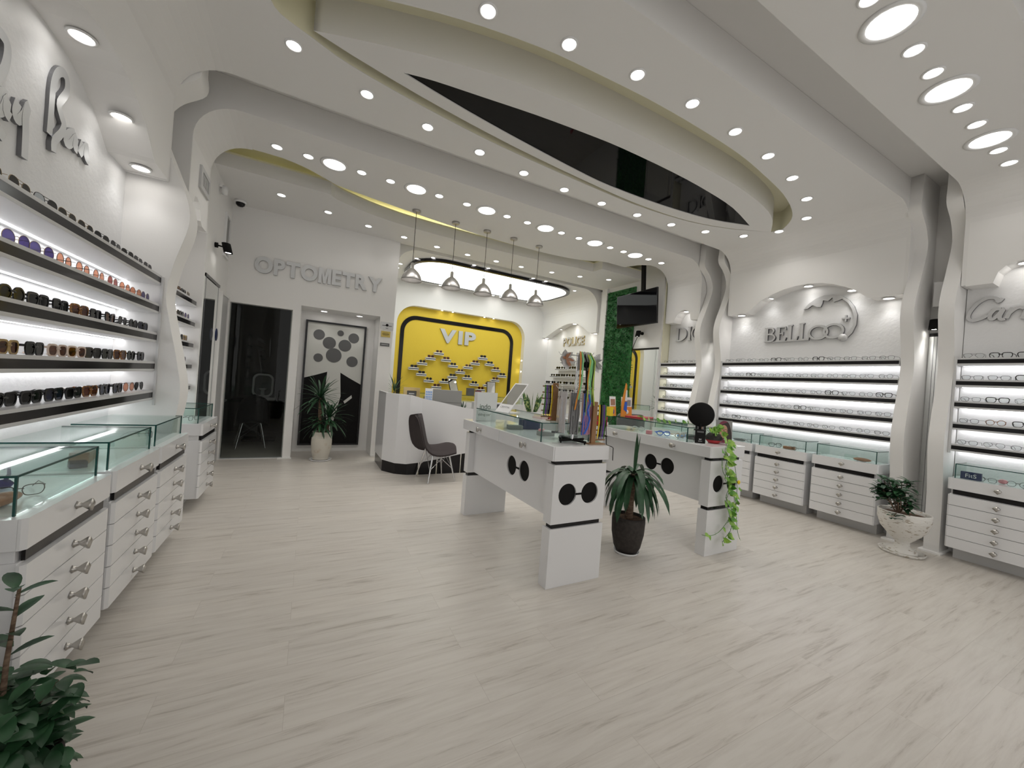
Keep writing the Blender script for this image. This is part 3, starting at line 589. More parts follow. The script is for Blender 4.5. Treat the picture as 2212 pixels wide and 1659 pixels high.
cabs = [('R', 5.45, 2.425, 'closest to the urn, under the outline sign'), ('R', 5.45, 3.10, 'middle of three under the outline sign'), ('R', 5.45, 3.765, 'leftmost of three under the outline sign'),
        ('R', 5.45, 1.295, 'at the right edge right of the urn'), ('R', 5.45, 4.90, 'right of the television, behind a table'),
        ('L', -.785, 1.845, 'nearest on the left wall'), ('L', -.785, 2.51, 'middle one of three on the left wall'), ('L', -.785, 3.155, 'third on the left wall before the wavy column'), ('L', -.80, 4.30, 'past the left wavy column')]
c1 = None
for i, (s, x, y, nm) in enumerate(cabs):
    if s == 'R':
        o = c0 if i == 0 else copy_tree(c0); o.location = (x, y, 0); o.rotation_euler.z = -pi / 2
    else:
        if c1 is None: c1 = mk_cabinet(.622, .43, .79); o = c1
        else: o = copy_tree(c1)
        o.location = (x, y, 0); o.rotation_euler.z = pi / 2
    tag(o, 'white drawer cabinet with glass case, ' + nm, 'cabinet', 'drawer cabinets with glass cases')
# ================================================================== TABLES
def mk_table(label, loc, rz, zsc, L=1.62):
    t = root('display_table', label, 'table', loc, rz, 'display tables with round spectacle cut outs'); t.scale = (1, 1, zsc)
    W_ = .49
    MB().box(.012, W_, -.0, L, .856, .955).build('tabletop', 'gloss_white', t, bevel=.002)
    for a, b in ((.002, .80), (.806, L - .002)):
        dr = MB().box(0, .0115, a, b, .857, .954).build('drawer_front', 'gloss_white', t, bevel=.0015)
        MB().lathe(mk_knob(), n=6, fn=lambda p, q, r, yc=(a + b) / 2 - .03: (-r * .8, yc + p, .905 + q)).build('knob', 'nickel', dr)
    def holes(cx, cz, r, u0, u1): return [[(cx + s * (r + .022) + r * cos(2 * pi * i / 28), cz + r * sin(2 * pi * i / 28)) for i in range(28)] for s in (-1, 1)]
    lx0, lx1 = .02, .478
    for k_, y0 in enumerate((.004, L - .14)):
        y1 = y0 + .088
        MB().box(lx0 + .025, lx1 - .025, y0 + .02, y1 - .01, .830, .856).box(lx0 + .02, lx1 - .02, y0 + .015, y1 - .01, .398, .430).build('neck', 'black_gloss', t)
        if k_ == 0:
            hs = holes(.242, .626, .075, 0, 0)
            lg = MB().prism([[(lx0, .430), (lx1, .430), (lx1, .830), (lx0, .830)]] + hs, XZ, y0, y1 - .012).box(lx0, lx1, y1 - .012, y1, .430, .830).build('leg_block', 'gloss_white', t)
            M = MB()
            for h in hs: M.prism(h, XZ, y0 + .012, y0 + .014)
            M.box(.242 - .028, .242 + .028, y0 - .0015, y0 + .001, .618, .632).build('spectacle_cutout', 'black_matte', lg)
            # black lining of the holes
        else: MB().box(lx0, lx1, y0, y1, .430, .830).build('leg_block', 'gloss_white', t, bevel=.0015)
        MB().box(lx0 - .002, lx1 + .002, y0 - .002, y1 + .002, 0, .398).build('leg_base', 'gloss_white', t, bevel=.0015)
    hs = holes(.60, .675, .08, 0, 0)
    pn = MB().prism([[(.10, .44), (L - .14, .44), (L - .14, .856), (.10, .856)]] + hs, YZ, .085, .10).box(.10, .105, .10, L - .14, .44, .856).build('side_panel', 'gloss_white', t)
    M = MB()
    for h in hs: M.prism(h, YZ, .097, .099)
    M.box(.0835, .086, .60 - .028, .60 + .028, .667, .683).build('spectacle_cutout', 'black_matte', pn)
    return t
T1 = mk_table('white display table in the centre carrying the stand of spectacle cords', (1.465, 2.12, 0), radians(.9), 1.0)
glass_case(T1, .02, .45, .19, 1.36, .9555, .137)
T2 = mk_table('white display table on the right with a vine trailing down its front', (3.06, 2.10, 0), radians(.6), .985, 1.5)
glass_case(T2, .02, .45, .25, 1.28, .9555, .137)
T2z = .955 * .985
# ================================================================== SIGNS
def on_wall(kind, c, d=1):      # returns fn(u, v, w): u to the viewer's right, v up, w out of the wall
    if kind == 'R': return lambda u, v, w: (c - w, u, v)
    if kind == 'L': return lambda u, v, w: (c + w, u, v)
    return lambda u, v, w: (u, c - w, v)
def letters(word, fn, u0, u1, v0, v1, t, depth=.02, gap=.06, off=.03, front='silver', side='silver_side', sh=0.0):
    ms = []; x = 0
    for ch in word:
        cu = bpy.data.curves.new('tmp', 'FONT'); cu.body = ch; cu.offset = off; cu.resolution_u = 6; o = bpy.data.objects.new('tmp', cu); COL.objects.link(o)
        bpy.context.view_layer.update(); me = bpy.data.meshes.new_from_object(o.evaluated_get(bpy.context.evaluated_depsgraph_get()))
        vs = [(v.co.x, v.co.y) for v in me.vertices]; a = min(v[0] for v in vs); b = max(v[0] for v in vs)
        if ch == 'M' and off > .03: me['poly_m'] = a + 1e-4; b = a + .645
        ms.append((me, x - a, vs)); x += b - a + gap; bpy.data.objects.remove(o)
    tot = x - gap; lo = min(v[1] for m in ms for v in m[2]); hi = max(v[1] for m in ms for v in m[2])
    su = (u1 - u0) / tot; sv = (v1 - v0) / (hi - lo)
    for me, dx, vs in ms:
        M = MB(); P = [(u0 + (v[0] + dx) * su, v0 + (v[1] - lo) * sv) for v in vs]; n = len(P)
        fs = [tuple(p.vertices) for p in me.polygons]; ec = {}
        for f in fs:
            for i in range(len(f)): e = (f[i], f[(i + 1) % len(f)]); ec[tuple(sorted(e))] = ec.get(tuple(sorted(e)), []) + [e]
        M.add([fn(p[0], p[1], depth) for p in P], fs, 0)
        if me.get('poly_m'):
            q = [(0, 0), (.26, 0), (.26, .62), (.42, 0), (.62, 0), (.78, .62), (.78, 0), (1.04, 0), (1.04, 1), (.68, 1), (.52, .42), (.36, 1), (0, 1)]
            M = MB(); M.prism([(u0 + dx0 * su + a * .62 * su, v0 + b * (v1 - v0)) for (a, b), dx0 in [(z_, dx + me['poly_m']) for z_ in q]], fn, .001, depth, 0, 1); M.build('letter', [front, side], t); continue
        bd = [e[0] for e in ec.values() if len(e) == 1]
        M.add([fn(p[0], p[1], depth) for p in P] + [fn(p[0], p[1], 0.001) for p in P], [(a, b, b + n, a + n) for a, b in bd], 1)
        M.build('letter', [front, side], t)
def ribbon(M, pts, w, fn, depth, sm=4, z0=0.001):
    pts = smooth([tuple(p) for p in pts], sm) if sm > 1 and len(pts) > 2 else [tuple(p) for p in pts]; L_, R_ = [], []
    ws = w if isinstance(w, (list, tuple)) else None
    for i, p in enumerate(pts):
        a = pts[max(0, i - 1)]; b = pts[min(len(pts) - 1, i + 1)]; dx, dy = b[0] - a[0], b[1] - a[1]; l = math.hypot(dx, dy) or 1
        ww = (w if ws is None else ws[0] + (ws[1] - ws[0]) * i / (len(pts) - 1)) / 2
        L_.append((p[0] - dy / l * ww, p[1] + dx / l * ww)); R_.append((p[0] + dy / l * ww, p[1] - dx / l * ww))
    n = len(pts)
    for a, b in ((0, 1),):
        dd = depth + .0008 * (M.rb if hasattr(M, 'rb') else 0); M.rb = (M.rb if hasattr(M, 'rb') else 0) + 1
        vs = [fn(*p, dd + .00012 * i) for i, p in enumerate(L_)] + [fn(*p, dd + .00012 * i) for i, p in enumerate(R_)] + [fn(*p, z0) for p in L_] + [fn(*p, z0) for p in R_]
        M.add(vs, [(i, i + 1, i + 1 + n, i + n) for i in range(n - 1)], 0)
        M.add(vs, [(i, i + 1, i + 1 + 2 * n, i + 2 * n) for i in range(n - 1)] + [(i + n, i + 1 + n, i + 1 + 3 * n, i + 3 * n) for i in range(n - 1)] + [(0, n, 3 * n, 2 * n), (n - 1, 2 * n - 1, 4 * n - 1, 3 * n - 1)], 1, False)
t = root('wall_sign', 'silver block letters spelling OPTOMETRY high on the rear left wall', 'sign')
letters('OPTOMETRY', on_wall('B', YO), -.78, .95, 2.66, 2.895, t, .022, .05, .045, 'silver', 'mid_grey')
t = root('wall_sign', 'silver block letters spelling VIP on the yellow wall', 'sign')
letters('VIP', on_wall('B', YV + .16), 2.75, 3.70, 2.235, 2.575, t, .03, .10, .045)
t = root('wall_sign', 'small beige capital letters behind the stand of cords, under the rear arch', 'sign')
letters('POLICE', lambda u, v, w: (BR - w, -u, v), -8.29, -7.43, 2.42, 2.64, t, .03, .07, .03, 'silver_flat', 'brass_plate')
def pxs(L, ox, oy, sc, **k):      # wall coordinates (Y, Z) of points read off an enlargement of the photograph
    out = []
    for x, y in L: p = at(ox + x / sc, oy + y / sc, **k); out.append((p.y, p.z))
    return out
fnL, fnR = on_wall('L', BL), on_wall('R', BR)
t = root('wall_sign', 'large silver cursive lettering with dark sides, top left over the sunglasses', 'sign')
ray = [[[(-70, 215), (-20, 205), (40, 250), (92, 340), (90, 450), (50, 560), (-20, 610), (-70, 620)], [(-60, 620), (-30, 860), (20, 960), (68, 1040)]],
       [[(100, 735), (55, 705), (18, 760), (22, 835), (60, 830), (92, 755), (85, 840), (112, 892)]],
       [[(178, 775), (155, 850), (175, 905), (215, 870), (246, 800), (226, 880), (224, 1000), (214, 1190)]],
       [[(404, 1012), (418, 830), (432, 650), (462, 560), (502, 550), (530, 610), (524, 700), (470, 780), (482, 860), (502, 940), (482, 1000), (430, 1060), (425, 1140)]],
       [[(592, 1005), (545, 1005), (522, 1060), (552, 1085), (596, 1035), (588, 1100), (606, 1128)]],
       [[(650, 1075), (626, 1150), (646, 1130), (676, 1100), (668, 1170), (692, 1218)]]]
for ls in ray:
    M = MB()
    for l in ls: ribbon(M, pxs(l, 0, 0, 3.457, X=BL + .03), .046, fnL, .014, 4)
    M.build('letter', ['silver', 'silver_side'], t)
def glyph(ch):                   # strokes in a unit box, (points, width, smooth)
    S = {'D': [([(.12, 0), (.12, 1)], .17, 1), ([(0, .02), (.25, .02)], .05, 1), ([(0, .98), (.25, .98)], .05, 1), ([(.15, .98), (.42, .95), (.66, .75), (.72, .5), (.66, .25), (.42, .05), (.15, .02)], .10, 4)],
         'I': [([(.14, 0), (.14, 1)], .17, 1), ([(0, .02), (.28, .02)], .05, 1), ([(0, .98), (.28, .98)], .05, 1)],
         'O': [([(.4 + .36 * cos(a / 12 * 2 * pi), .5 + .47 * sin(a / 12 * 2 * pi)) for a in range(13)], .12, 3)],
         'B': [([(.14, 0), (.14, 1)], .17, 1), ([(0, .02), (.3, .02)], .06, 1), ([(0, .98), (.3, .98)], .06, 1), ([(.15, .98), (.45, .95), (.56, .76), (.42, .55), (.15, .53)], .10, 4), ([(.15, .53), (.48, .50), (.64, .28), (.5, .05), (.15, .02)], .11, 4)],
         'E': [([(.14, 0), (.14, 1)], .17, 1), ([(0, .03), (.6, .03)], .07, 1), ([(0, .97), (.58, .97)], .07, 1), ([(.14, .52), (.42, .52)], .07, 1), ([(.42, .40), (.42, .64)], .06, 1), ([(.57, .97), (.60, .78)], .06, 1), ([(.58, .03), (.64, .24)], .06, 1)],
         'L': [([(.14, 0), (.14, 1)], .17, 1), ([(0, .03), (.58, .03)], .07, 1), ([(0, .97), (.3, .97)], .07, 1), ([(.57, .03), (.63, .26)], .06, 1)]}
    return S[ch]
def serif(ch, y, z, w, h, t, front='silver_flat'):
    M = MB()
    for pts, wd, sm in glyph(ch): ribbon(M, [(y - p[0] * w, z + p[1] * h) for p in pts], wd * h * 1.0, fnR, .028, sm)
    M.build('letter', [front, 'silver_side'], t)
t = root('wall_sign', 'silver serif capitals partly hidden by the wavy column, right of the television', 'sign')
serif('D', 4.80, 2.335, .30, .235, t); serif('I', 4.555, 2.335, .24, .235, t); serif('O', 4.485, 2.335, .29, .235, t)
t = root('wall_sign', 'grey serif lettering with linked rings and a mountain crescent above right shelves', 'sign')
for ch, y, w, h in (('B', 3.265, .22, .20), ('E', 3.105, .20, .20), ('L', 2.96, .20, .215), ('L', 2.82, .20, .225)): serif(ch, y, 2.225, w, h, t)
ribbon_M = MB(); ribbon(ribbon_M, [(3.15, 2.218), (2.70, 2.222)], .014, fnR, .028, 1); ribbon_M.build('underline', ['silver_flat', 'silver_side'], t)
for cy, cz in ((2.60, 2.31), (2.435, 2.315)):
    M = MB(); ribbon(M, [(cy + .10 * cos(a / 24 * 2 * pi), cz + .085 * sin(a / 24 * 2 * pi)) for a in range(25)], .026, fnR, .03, 1); M.build('ring', ['silver_flat', 'silver_side'], t)
MB().lathe([(.0001, .032), (.045, .032), (.045, .001)], n=20, fn=lambda a, b, c: (BR - c, 2.335 + a, 2.225 + b)).build('ball', 'silver_flat', t)
cres = [(905, 412), (950, 400), (985, 372), (1000, 368), (1040, 385), (1075, 385), (1095, 345), (1100, 318), (1150, 325), (1180, 300), (1192, 290), (1205, 335), (1250, 320), (1290, 302), (1350, 345), (1390, 410), (1408, 490), (1398, 570), (1350, 630), (1310, 668), (1345, 685), (1390, 640), (1430, 560), (1440, 460), (1410, 375), (1360, 315), (1290, 275), (1200, 260), (1110, 268), (1030, 300), (960, 350)]
MB().prism(pxs(cres, 1540, 580, 4.61, X=BR - .02), fnR, .001, .028, 0, 1).build('crescent', ['silver_flat', 'silver_side'], t)
M = MB(); cx_, cz_ = pxs([(1325, 497)], 1540, 580, 4.61, X=BR - .02)[0]
M.prism([(cx_ + a, cz_ + b) for a, b in [(-.04, -.009), (-.009, -.009), (-.009, -.04), (.009, -.04), (.009, -.009), (.04, -.009), (.04, .009), (.009, .009), (.009, .04), (-.009, .04), (-.009, .009), (-.04, .009)]], fnR, .001, .028, 0, 1).build('plus', ['silver_flat', 'silver_side'], t)
t = root('wall_sign', 'grey slanted script lettering at the right edge above the shelves', 'sign')
for ls in ([[(765, 478), (722, 515), (700, 480), (620, 478), (520, 530), (440, 620), (425, 680), (470, 705), (560, 680), (610, 650)]],
           [[(748, 588), (690, 592), (636, 650), (650, 690), (700, 665), (775, 585), (735, 660), (748, 692), (790, 685)]], [[(862, 572), (800, 682)], [(820, 640), (880, 590), (940, 568), (985, 580)]], [[(1040, 500), (960, 685)], [(950, 570), (1060, 570)]]):
    M = MB()
    for l in ls: ribbon(M, pxs(l, 2000, 540, 4.608, X=BR - .02), .028, fnR, .020, 4)
    M.build('letter', ['silver_flat', 'silver_side'], t)
# plaques
for i, (px, py, w, h, m, nm) in enumerate([(836, 704, .20, .115, 'silver_flat', 'largest, grey with a dark emblem'), (833, 722, .145, .095, 'brass_plate', 'brass coloured, middle one'), (831, 744.5, .145, .05, 'mid_grey', 'narrow dark one, lowest')]):
    p = at(px, py, Y=YO); t = root('wall_plaque', 'small wall plaque left of the yellow wall, ' + nm, 'plaque', (p.x, YO, p.z))
    MB().box(-w / 2, w / 2, -.012, -.0005, -h / 2, h / 2).build('plate', m, t)
    M = MB(); M.box(-w * .38, w * .38, -.0135, -.012, -.004, .004)
    if i == 0: M.lathe([(.0001, .0138), (.022, .0138), (.022, .012)], n=16, fn=lambda a, b, c: (a, -c, b + .01)); M.box(-.02, .02, -.0135, -.012, -h * .38, -h * .32)
    if i == 1: M.box(-w * .3, w * .3, -.0135, -.012, .018, .022); M.box(-w * .3, w * .3, -.0135, -.012, -.022, -.018)
    M.build('engraving', 'black_matte' if i < 2 else 'silver_flat', t)
# poster: plain abstract stand-in
t = root('framed_poster', 'tall black framed black and white poster in the lit wall niche', 'poster', (0.367, 7.14, 1.125))
w, h = .925, 2.04
MB().prism([[(-w / 2, -h / 2), (w / 2, -h / 2), (w / 2, h / 2), (-w / 2, h / 2)], [(-w / 2 + .03, -h / 2 + .03), (w / 2 - .03, -h / 2 + .03), (w / 2 - .03, h / 2 - .03), (-w / 2 + .03, h / 2 - .03)]], XZ, -.045, -.001).build('frame', 'black_gloss', t)
MB().box(-w / 2 + .03, w / 2 - .03, -.02, -.012, -h / 2 + .03, h / 2 - .03).build('print_sheet', 'cream', t).data.materials[0] = mat('poster_paper', (.62, .62, .58), .45)
M = MB(); M.prism([(-.432, -.99), (.432, -.99), (.432, .02), (.24, .12), (.10, .20), (-.10, .20), (-.28, .13), (-.432, .08)], XZ, -.0225, -.0201)
M.build('dark_shape', 'black_matte', t)
M = MB(); M.prism([(-.02, -.88), (.05, -.60), (.13, -.2), (.10, .20), (-.10, .20), (-.12, -.2)], XZ, -.0245, -.0226).prism([(.18, -.28), (.30, -.17), (.31, -.22), (.2, -.32)], XZ, -.0245, -.0226)
M.build('light_shape', MT and 'poster_paper', t)
M = MB()
for x, z, r in [(-.26, .80, .085), (.27, .80, .085), (-.10, .68, .10), (.14, .66, .10), (-.02, .48, .12), (-.25, .42, .07), (.27, .40, .09), (.06, .86, .05)]:
    M.prism([(x + r * cos(a / 24 * 2 * pi), z + r * sin(a / 24 * 2 * pi)) for a in range(24)], XZ, -.0225 - r * .01, -.0201)
M.build('grey_discs', 'mid_grey', t)
# mirrors, television, wall fittings
def wall_mirror(x, s, y0, y1, z0, z1, label):
    t = root('wall_mirror', label, 'mirror', (x, (y0 + y1) / 2, z0)); w = (y1 - y0) / 2; h = z1 - z0
    a, b = sorted((0.001 * -s, .012 * -s)); MB().box(a, b, -w, w, 0, h).build('mirror_glass', ['mirror'], t)
    a, b = sorted((0.0 * -s, .02 * -s)); M = MB().box(a, b, -w, w, h, h + .035); M.build('top_rail', 'black_gloss', t)
    M = MB(); a, b = sorted((.012 * -s, .013 * -s))
    for q in (-1, 1):
        for d in (.035, .06): M.box(a, b, q * (w - d) - .002, q * (w - d) + .002, 0.0, h)
    M.build('bevel_lines', 'silver_side', t); return t
wall_mirror(5.6, 1, 5.0, 5.655, .02, 2.18, 'tall wall mirror reflecting yellow, between the grass wall and white shelves')
wall_mirror(-1.08, -1, 5.33, 6.07, .02, 2.28, 'tall wall mirror beside the door on the left wall')
wall_mirror(5.945, 1, 1.47, 1.62, .02, 2.2, 'narrow tall mirror between the two wavy columns near the urn')
wall_mirror(5.945, 1, 3.90, 4.09, .02, 2.2, 'narrow tall mirror between the farther pair of wavy columns')
t = root('door_1', None, None); t['kind'] = 'structure'
MB().box(-1.08, -1.045, 6.10, 6.54, 0, 2.22).build('door_panel', 'shelf_white', t); MB().box(-1.08, -1.03, 6.08, 6.56, 2.22, 2.25).box(-1.08, -1.03, 6.085, 6.10, 0, 2.22).build('door_frame', 'paint', t)
MB().box(-1.02, -.28, 6.635, 6.643, .01, 2.19).build('door_glass', 'glass_dark', t)
p = at(468, 723, X=-1.04); tag(MB().lathe([(.0001, .0025), (.075, .0025), (.078, .0)], n=28, fn=lambda a, b, c: (-1.044 + c, p.y + a, p.z + b)).build('door_sticker', 'navy'), 'round dark blue sticker on the white door at left', 'sticker')
def spotlamp(x, s, y, z, label, e=10):
    t = root('wall_spotlight', label, 'wall lamp', (x, y, z))
    MB().lathe([(.0001, 0), (.03, 0), (.03, .03), (.0001, .03)], n=16, fn=lambda a, b, c: (-s * c, a, b)).build('mount', 'black_matte', t)
    MB().tube([(-s * .02, 0, 0), (-s * .10, 0, -.01)], .009, 8).build('arm', 'black_matte', t)
    h = MB().lathe([(.0001, .06), (.042, .06), (.045, .055), (.045, -.055), (.040, -.055), (.038, -.02), (.0001, -.02)], n=20, fn=lambda a, b, c: (-s * (.12 + a) + s * c * .25, b, c - .02)).build('lamp_head', 'black_matte', t)
    MB().lathe([(.0001, -.045), (.036, -.045)], n=16, fn=lambda a, b, c: (-s * (.12 + a) + s * c * .25, b, c - .02)).build('lens', 'pin_glow', h)
    L = downlight(x - s * .11, y, z - .1, e, 70); L.rotation_euler = (0, radians(18) * s, 0); return t
spotlamp(-1.08, -1, 5.72, 2.73, 'black spotlight on the left wall above the tall mirror')
spotlamp(5.6, 1, 5.42, 2.50, 'black spotlight under the television on the right wall')
spotlamp(5.95, 1, 1.56, 2.33, 'black spotlight above the narrow mirror near the urn', 6); spotlamp(5.95, 1, 3.99, 2.36, 'black spotlight between the farther wavy columns', 6)
for y, nm in ((1.53, 'near the urn'), (3.98, 'of the farther pair')): tag(MB().box(5.80, 5.944, y - .11, y + .05, 2.50, 2.76).build('speaker_box', 'white'), 'white box high between the wavy columns ' + nm, 'box')
t = root('television', 'flat black television hanging on a black pole from the ceiling', 'television', (5.30, 5.35, 2.915), radians(0))
M = MB().box(-.0, .035, -.525, .525, -.315, .315).build('casing', 'black_gloss', t, bevel=.003); MB().box(-.002, -.0005, -.512, .512, -.295, .305).build('screen', 'ceiling_black', t)
MB().box(.03, .08, -.17, -.10, -.1, .90).box(.03, .10, -.2, -.07, .895, .909).build('pole', 'black_matte', t); t.rotation_euler = (0, radians(-4), radians(-3))
tag(MB().tube([(5.49, 5.43, 2.44), (5.56, 5.56, 2.34), (5.592, 5.65, 2.22)], .006, 6).build('power_cable', 'black_matte'), 'thin black cable running down beside the grass wall', 'cable')
gv = root('air_vent', 'white slatted vent grille high on the left wall beam', 'vent', (-1.0, 4.66, 3.03))
MB().prism([[(-.17, -.10), (.17, -.10), (.17, .10), (-.17, .10)], [(-.12, -.06), (.12, -.06), (.12, .06), (-.12, .06)]], YZ, 0, .02).build('frame', 'silver_flat', gv); M = MB()
for i in range(7): M.box(.004, .014, -.12 + i * .035, -.102 + i * .035, -.06, .06)
M.build('slats', 'silver_flat', gv); MB().box(.001, .003, -.12, .12, -.06, .06).build('backing', 'black_matte', gv)
gv = root('air_vent', 'grey framed return grille on the left wall near the camera dome', 'vent', (-1.08, 6.30, 3.0))
MB().prism([[(-.15, -.28), (.15, -.28), (.15, .28), (-.15, .28)], [(-.12, -.25), (.12, -.25), (.12, .25), (-.12, .25)]], YZ, 0, .025).build('frame', 'white', gv); MB().box(.002, .008, -.12, .12, -.25, .25).build('filter', 'grey', gv)
t = root('security_camera', 'white dome security camera in the rear left ceiling corner', 'camera', (-.97, 6.42, 3.549))
MB().lathe([(.0001, 0), (.07, 0), (.07, -.02), (.055, -.03)], n=24).build('base', 'white', t); MB().lathe([(.055, -.03), (.05, -.055), (.03, -.075), (.0001, -.082)], n=24).build('dome', 'black_gloss', t)
t = root('motion_sensor', 'small white motion sensor on the left wall under the rear ceiling', 'sensor', (-1.03, 5.75, 3.40))
MB().box(-.049, -.02, -.03, .03, .02, .05).build('bracket', 'white', t); MB().lathe([(.0001, .05), (.03, .045), (.035, 0), (.03, -.05), (.0001, -.055)], n=16).build('sensor_body', 'white', t)
# grass wall
gr = random.Random(5); M = MB()
for i in range(2600):
    y = gr.uniform(5.67, 6.44); z = gr.uniform(.01, 3.44); a = gr.uniform(0, 2 * pi)
    M.leaf((5.575, y, z), (-.55, .5 * cos(a), .5 * sin(a) - .1), (0, 0, 1) if abs(sin(a)) < .9 else (0, 1, 0), gr.uniform(.05, .085), .016, .6, 3, 0, 'leaf')
M.box(5.572, 5.599, 5.66, 6.45, .0, 3.45)
tag(M.build('grass_wall', 'grass_wall'), 'dark green artificial grass panel behind the television', 'plant wall', None, 'stuff')
# ================================================================== COUNTER AND REAR FURNITURE
def counter():
    t = root('reception_counter', 'white faceted reception counter with black plinth under the pendants', 'counter', (.975, 5.28, 0))
    st = [(0, .95, 1.10, .16), (0, .32, 1.10, .16), (.135, .105, 1.10, .15), (.275, .02, 1.095, .15), (.44, 0, 1.058, .17), (.70, 0, 1.018, .21), (1.055, 0, .955, .28), (1.3, 0, .93, .31), (3.0, 0, .92, .33)]
    M = MB(); B = MB(); n = len(st)
    ins = [(max(x, .05) if i < 2 else x + (.04 if i < 3 else .02 if i == 3 else 0), y + (.03 if 1 < i < 4 else .05 if i > 3 else 0)) for i, (x, y, a, b) in enumerate(st)]
    for i in range(n - 1):
        (x0, y0, a0, b0), (x1, y1, a1, b1) = st[i], st[i + 1]; (p0, q0), (p1, q1) = ins[i], ins[i + 1]
        M.add([(x0, y0, b0), (x1, y1, b1), (x1, y1, a1), (x0, y0, a0), (p0, q0, b0), (p1, q1, b1), (p1, q1, a1), (p0, q0, a0)], [(0, 1, 2, 3), (3, 2, 6, 7), (7, 6, 5, 4), (4, 5, 1, 0)])
        c = .012
        B.add([(x0 + c, y0 + c, 0), (x1 + c * (i < 3), y1 + c, 0), (x1 + c * (i < 3), y1 + c, b1), (x0 + c, y0 + c, b0)], [(0, 1, 2, 3)])
    M.add([(3.0, 0, .33), (3.0, .05, .33), (3.0, .05, .92), (3.0, 0, .92)], [(0, 1, 2, 3)])
    M.build('counter_front', 'gloss_white', t); B.build('plinth', 'black_gloss', t)
    MB().box(.34, 3.0, .06, .62, .74, .77).box(.06, .34, .36, .62, .74, .77).build('worktop', 'gloss_white', t); MB().box(2.96, 3.0, .05, .62, 0, .74).box(.05, .08, .40, .62, 0, .74).build('end_panel', 'gloss_white', t)
counter()
def thing_box(name, mats, c, size, label, cat, rz=0, rx=0, bevel=.002, group=None):
    x, y, z = size; t = MB().box(-x / 2, x / 2, -y / 2, y / 2, 0, z).build(name, mats, None, c, (rx, 0, rz), bevel); return tag(t, label, cat, group)
t = root('office_monitor', 'back of a grey monitor standing behind the low part of the counter', 'monitor', (1.82, 5.50, .77))
MB().box(-.235, .235, -.012, .012, .14, .42).build('casing', 'grey', t, bevel=.004); MB().tube([(0, .02, 0), (0, .02, .3)], .02, 8).build('stand', 'grey', t); MB().box(-.1, .1, -.05, .11, 0, .012).build('foot', 'grey', t)
MB().box(-.235, .235, -.0135, -.012, .235, .238).build('seam', 'mid_grey', t)
# back cabinet with glass case under the VIP shelves
t = root('back_counter', 'white low cabinet with a glass top case below the yellow wall', 'cabinet', (2.1, 8.25, 0))
MB().box(0, 2.6, 0, .55, 0, .86).build('cabinet_body', 'gloss_white', t); glass_case(t, .02, 2.58, .02, .52, .86, .15)
def gframe(x, y, z, w, h, nm, lab):
    t = root(nm, lab, 'picture frame', (x, y, z), 0)
    MB().prism([[(-w / 2, 0), (w / 2, 0), (w / 2, h), (-w / 2, h)], [(-w / 2 + .05, .05), (w / 2 - .05, .05), (w / 2 - .05, h - .05), (-w / 2 + .05, h - .05)]], XZ, -.02, .0).build('frame', 'gold', t, bevel=.006)
    MB().box(-w / 2 + .05, w / 2 - .05, -.010, -.004, .05, h - .05).build('backing', 'mid_grey', t); M = MB()
    for i in range(6): M.box(-w / 2 + .08, w / 2 - .08 - .02 * (i % 2), -.012, -.0105, h - .10 - i * .045, h - .085 - i * .045)
    M.build('writing_lines', 'silver_flat', t); return t
gframe(1.36, 5.75, .77, .24, .42, 'picture_frame', 'ornate gold framed certificate standing on the counter by the yellow wall')
t = root('price_leaflet', 'white leaflet printed with rows of blue pictures on the counter', 'leaflet', (1.53, 5.42, .77), 0)
MB().box(-.055, .055, 0, .004, .20, .43).build('sheet', 'white', t).parent.rotation_euler = (0, 0, 0); MB().box(-.05, .05, .004, .05, 0, .20).build('easel', 'white', t); M = MB()
for i in range(4):
    for j in range(5): M.box(-.045 + i * .024, -.027 + i * .024, -.0012, 0, .225 + j * .035, .250 + j * .035)
M.build('printed_pictures', 'light_blue', t)
t = root('card_terminal', 'black and grey payment terminal on the counter right of the leaflet', 'terminal', (1.60, 5.66, .77)); MB().box(-.07, .07, -.05, .08, 0, .25).build('body', 'grey', t, bevel=.006); MB().box(-.06, .06, -.04, .07, .25, .30).build('top', 'black_gloss', t, bevel=.006)
def stand_mirror(c, w, h, rz, tilt, lab, base='black_gloss', frame='black_gloss'):
    t = root('countertop_mirror', lab, 'mirror', c, rz); p = MB().box(-w / 2, w / 2, 0, .015, 0, h).build('mirror_frame', frame, t, (0, 0, .04), (tilt, 0, 0)); MB().box(-w / 2 + .012, w / 2 - .012, -.0015, -.0002, .012, h - .012).build('mirror_glass', 'mirror', p)
    MB().box(-w * .35, w * .35, -.02, .10, 0, .012).tube([(0, .04, .01), (0, .03, .08)], .012, 8).build('base', base, t); return t
stand_mirror((2.95, 8.35, 1.012), .22, .34, radians(15), radians(-26), 'black framed swivel mirror right of centre below the VIP shelves')
stand_mirror((3.88, 8.40, 1.012), .22, .32, radians(-5), radians(-10), 'black framed tabletop mirror at the right below the VIP shelves')
for i, x in enumerate((2.30, 2.48, 2.65)):
    t = root('display_box', 'small grey showcase box of glasses behind the centre table, %s from left' % ORD[i + 1], 'box', (x, 5.42, .77), radians(-6 * i), 'grey showcase boxes')
    MB().prism([[(-.08, 0), (.08, 0), (.08, .27), (-.08, .27)], [(-.06, .13), (.06, .13), (.06, .25), (-.06, .25)]], XZ, -.06, .06).build('box_shell', 'silver_flat', t); MB().box(-.06, .06, -.03, .055, .13, .25).build('dark_inside', 'mid_grey', t)
for i, (x, w) in enumerate(((3.55, .12), (3.35, .16))): thing_box('dark_carton', 'mid_grey' if i else 'maroon', (x, 8.42, 1.012), (w, .12, .12 + .05 * i), 'dark carton on the glass case under the VIP shelves, %s one' % ('left', 'right')[1 - i], 'box')
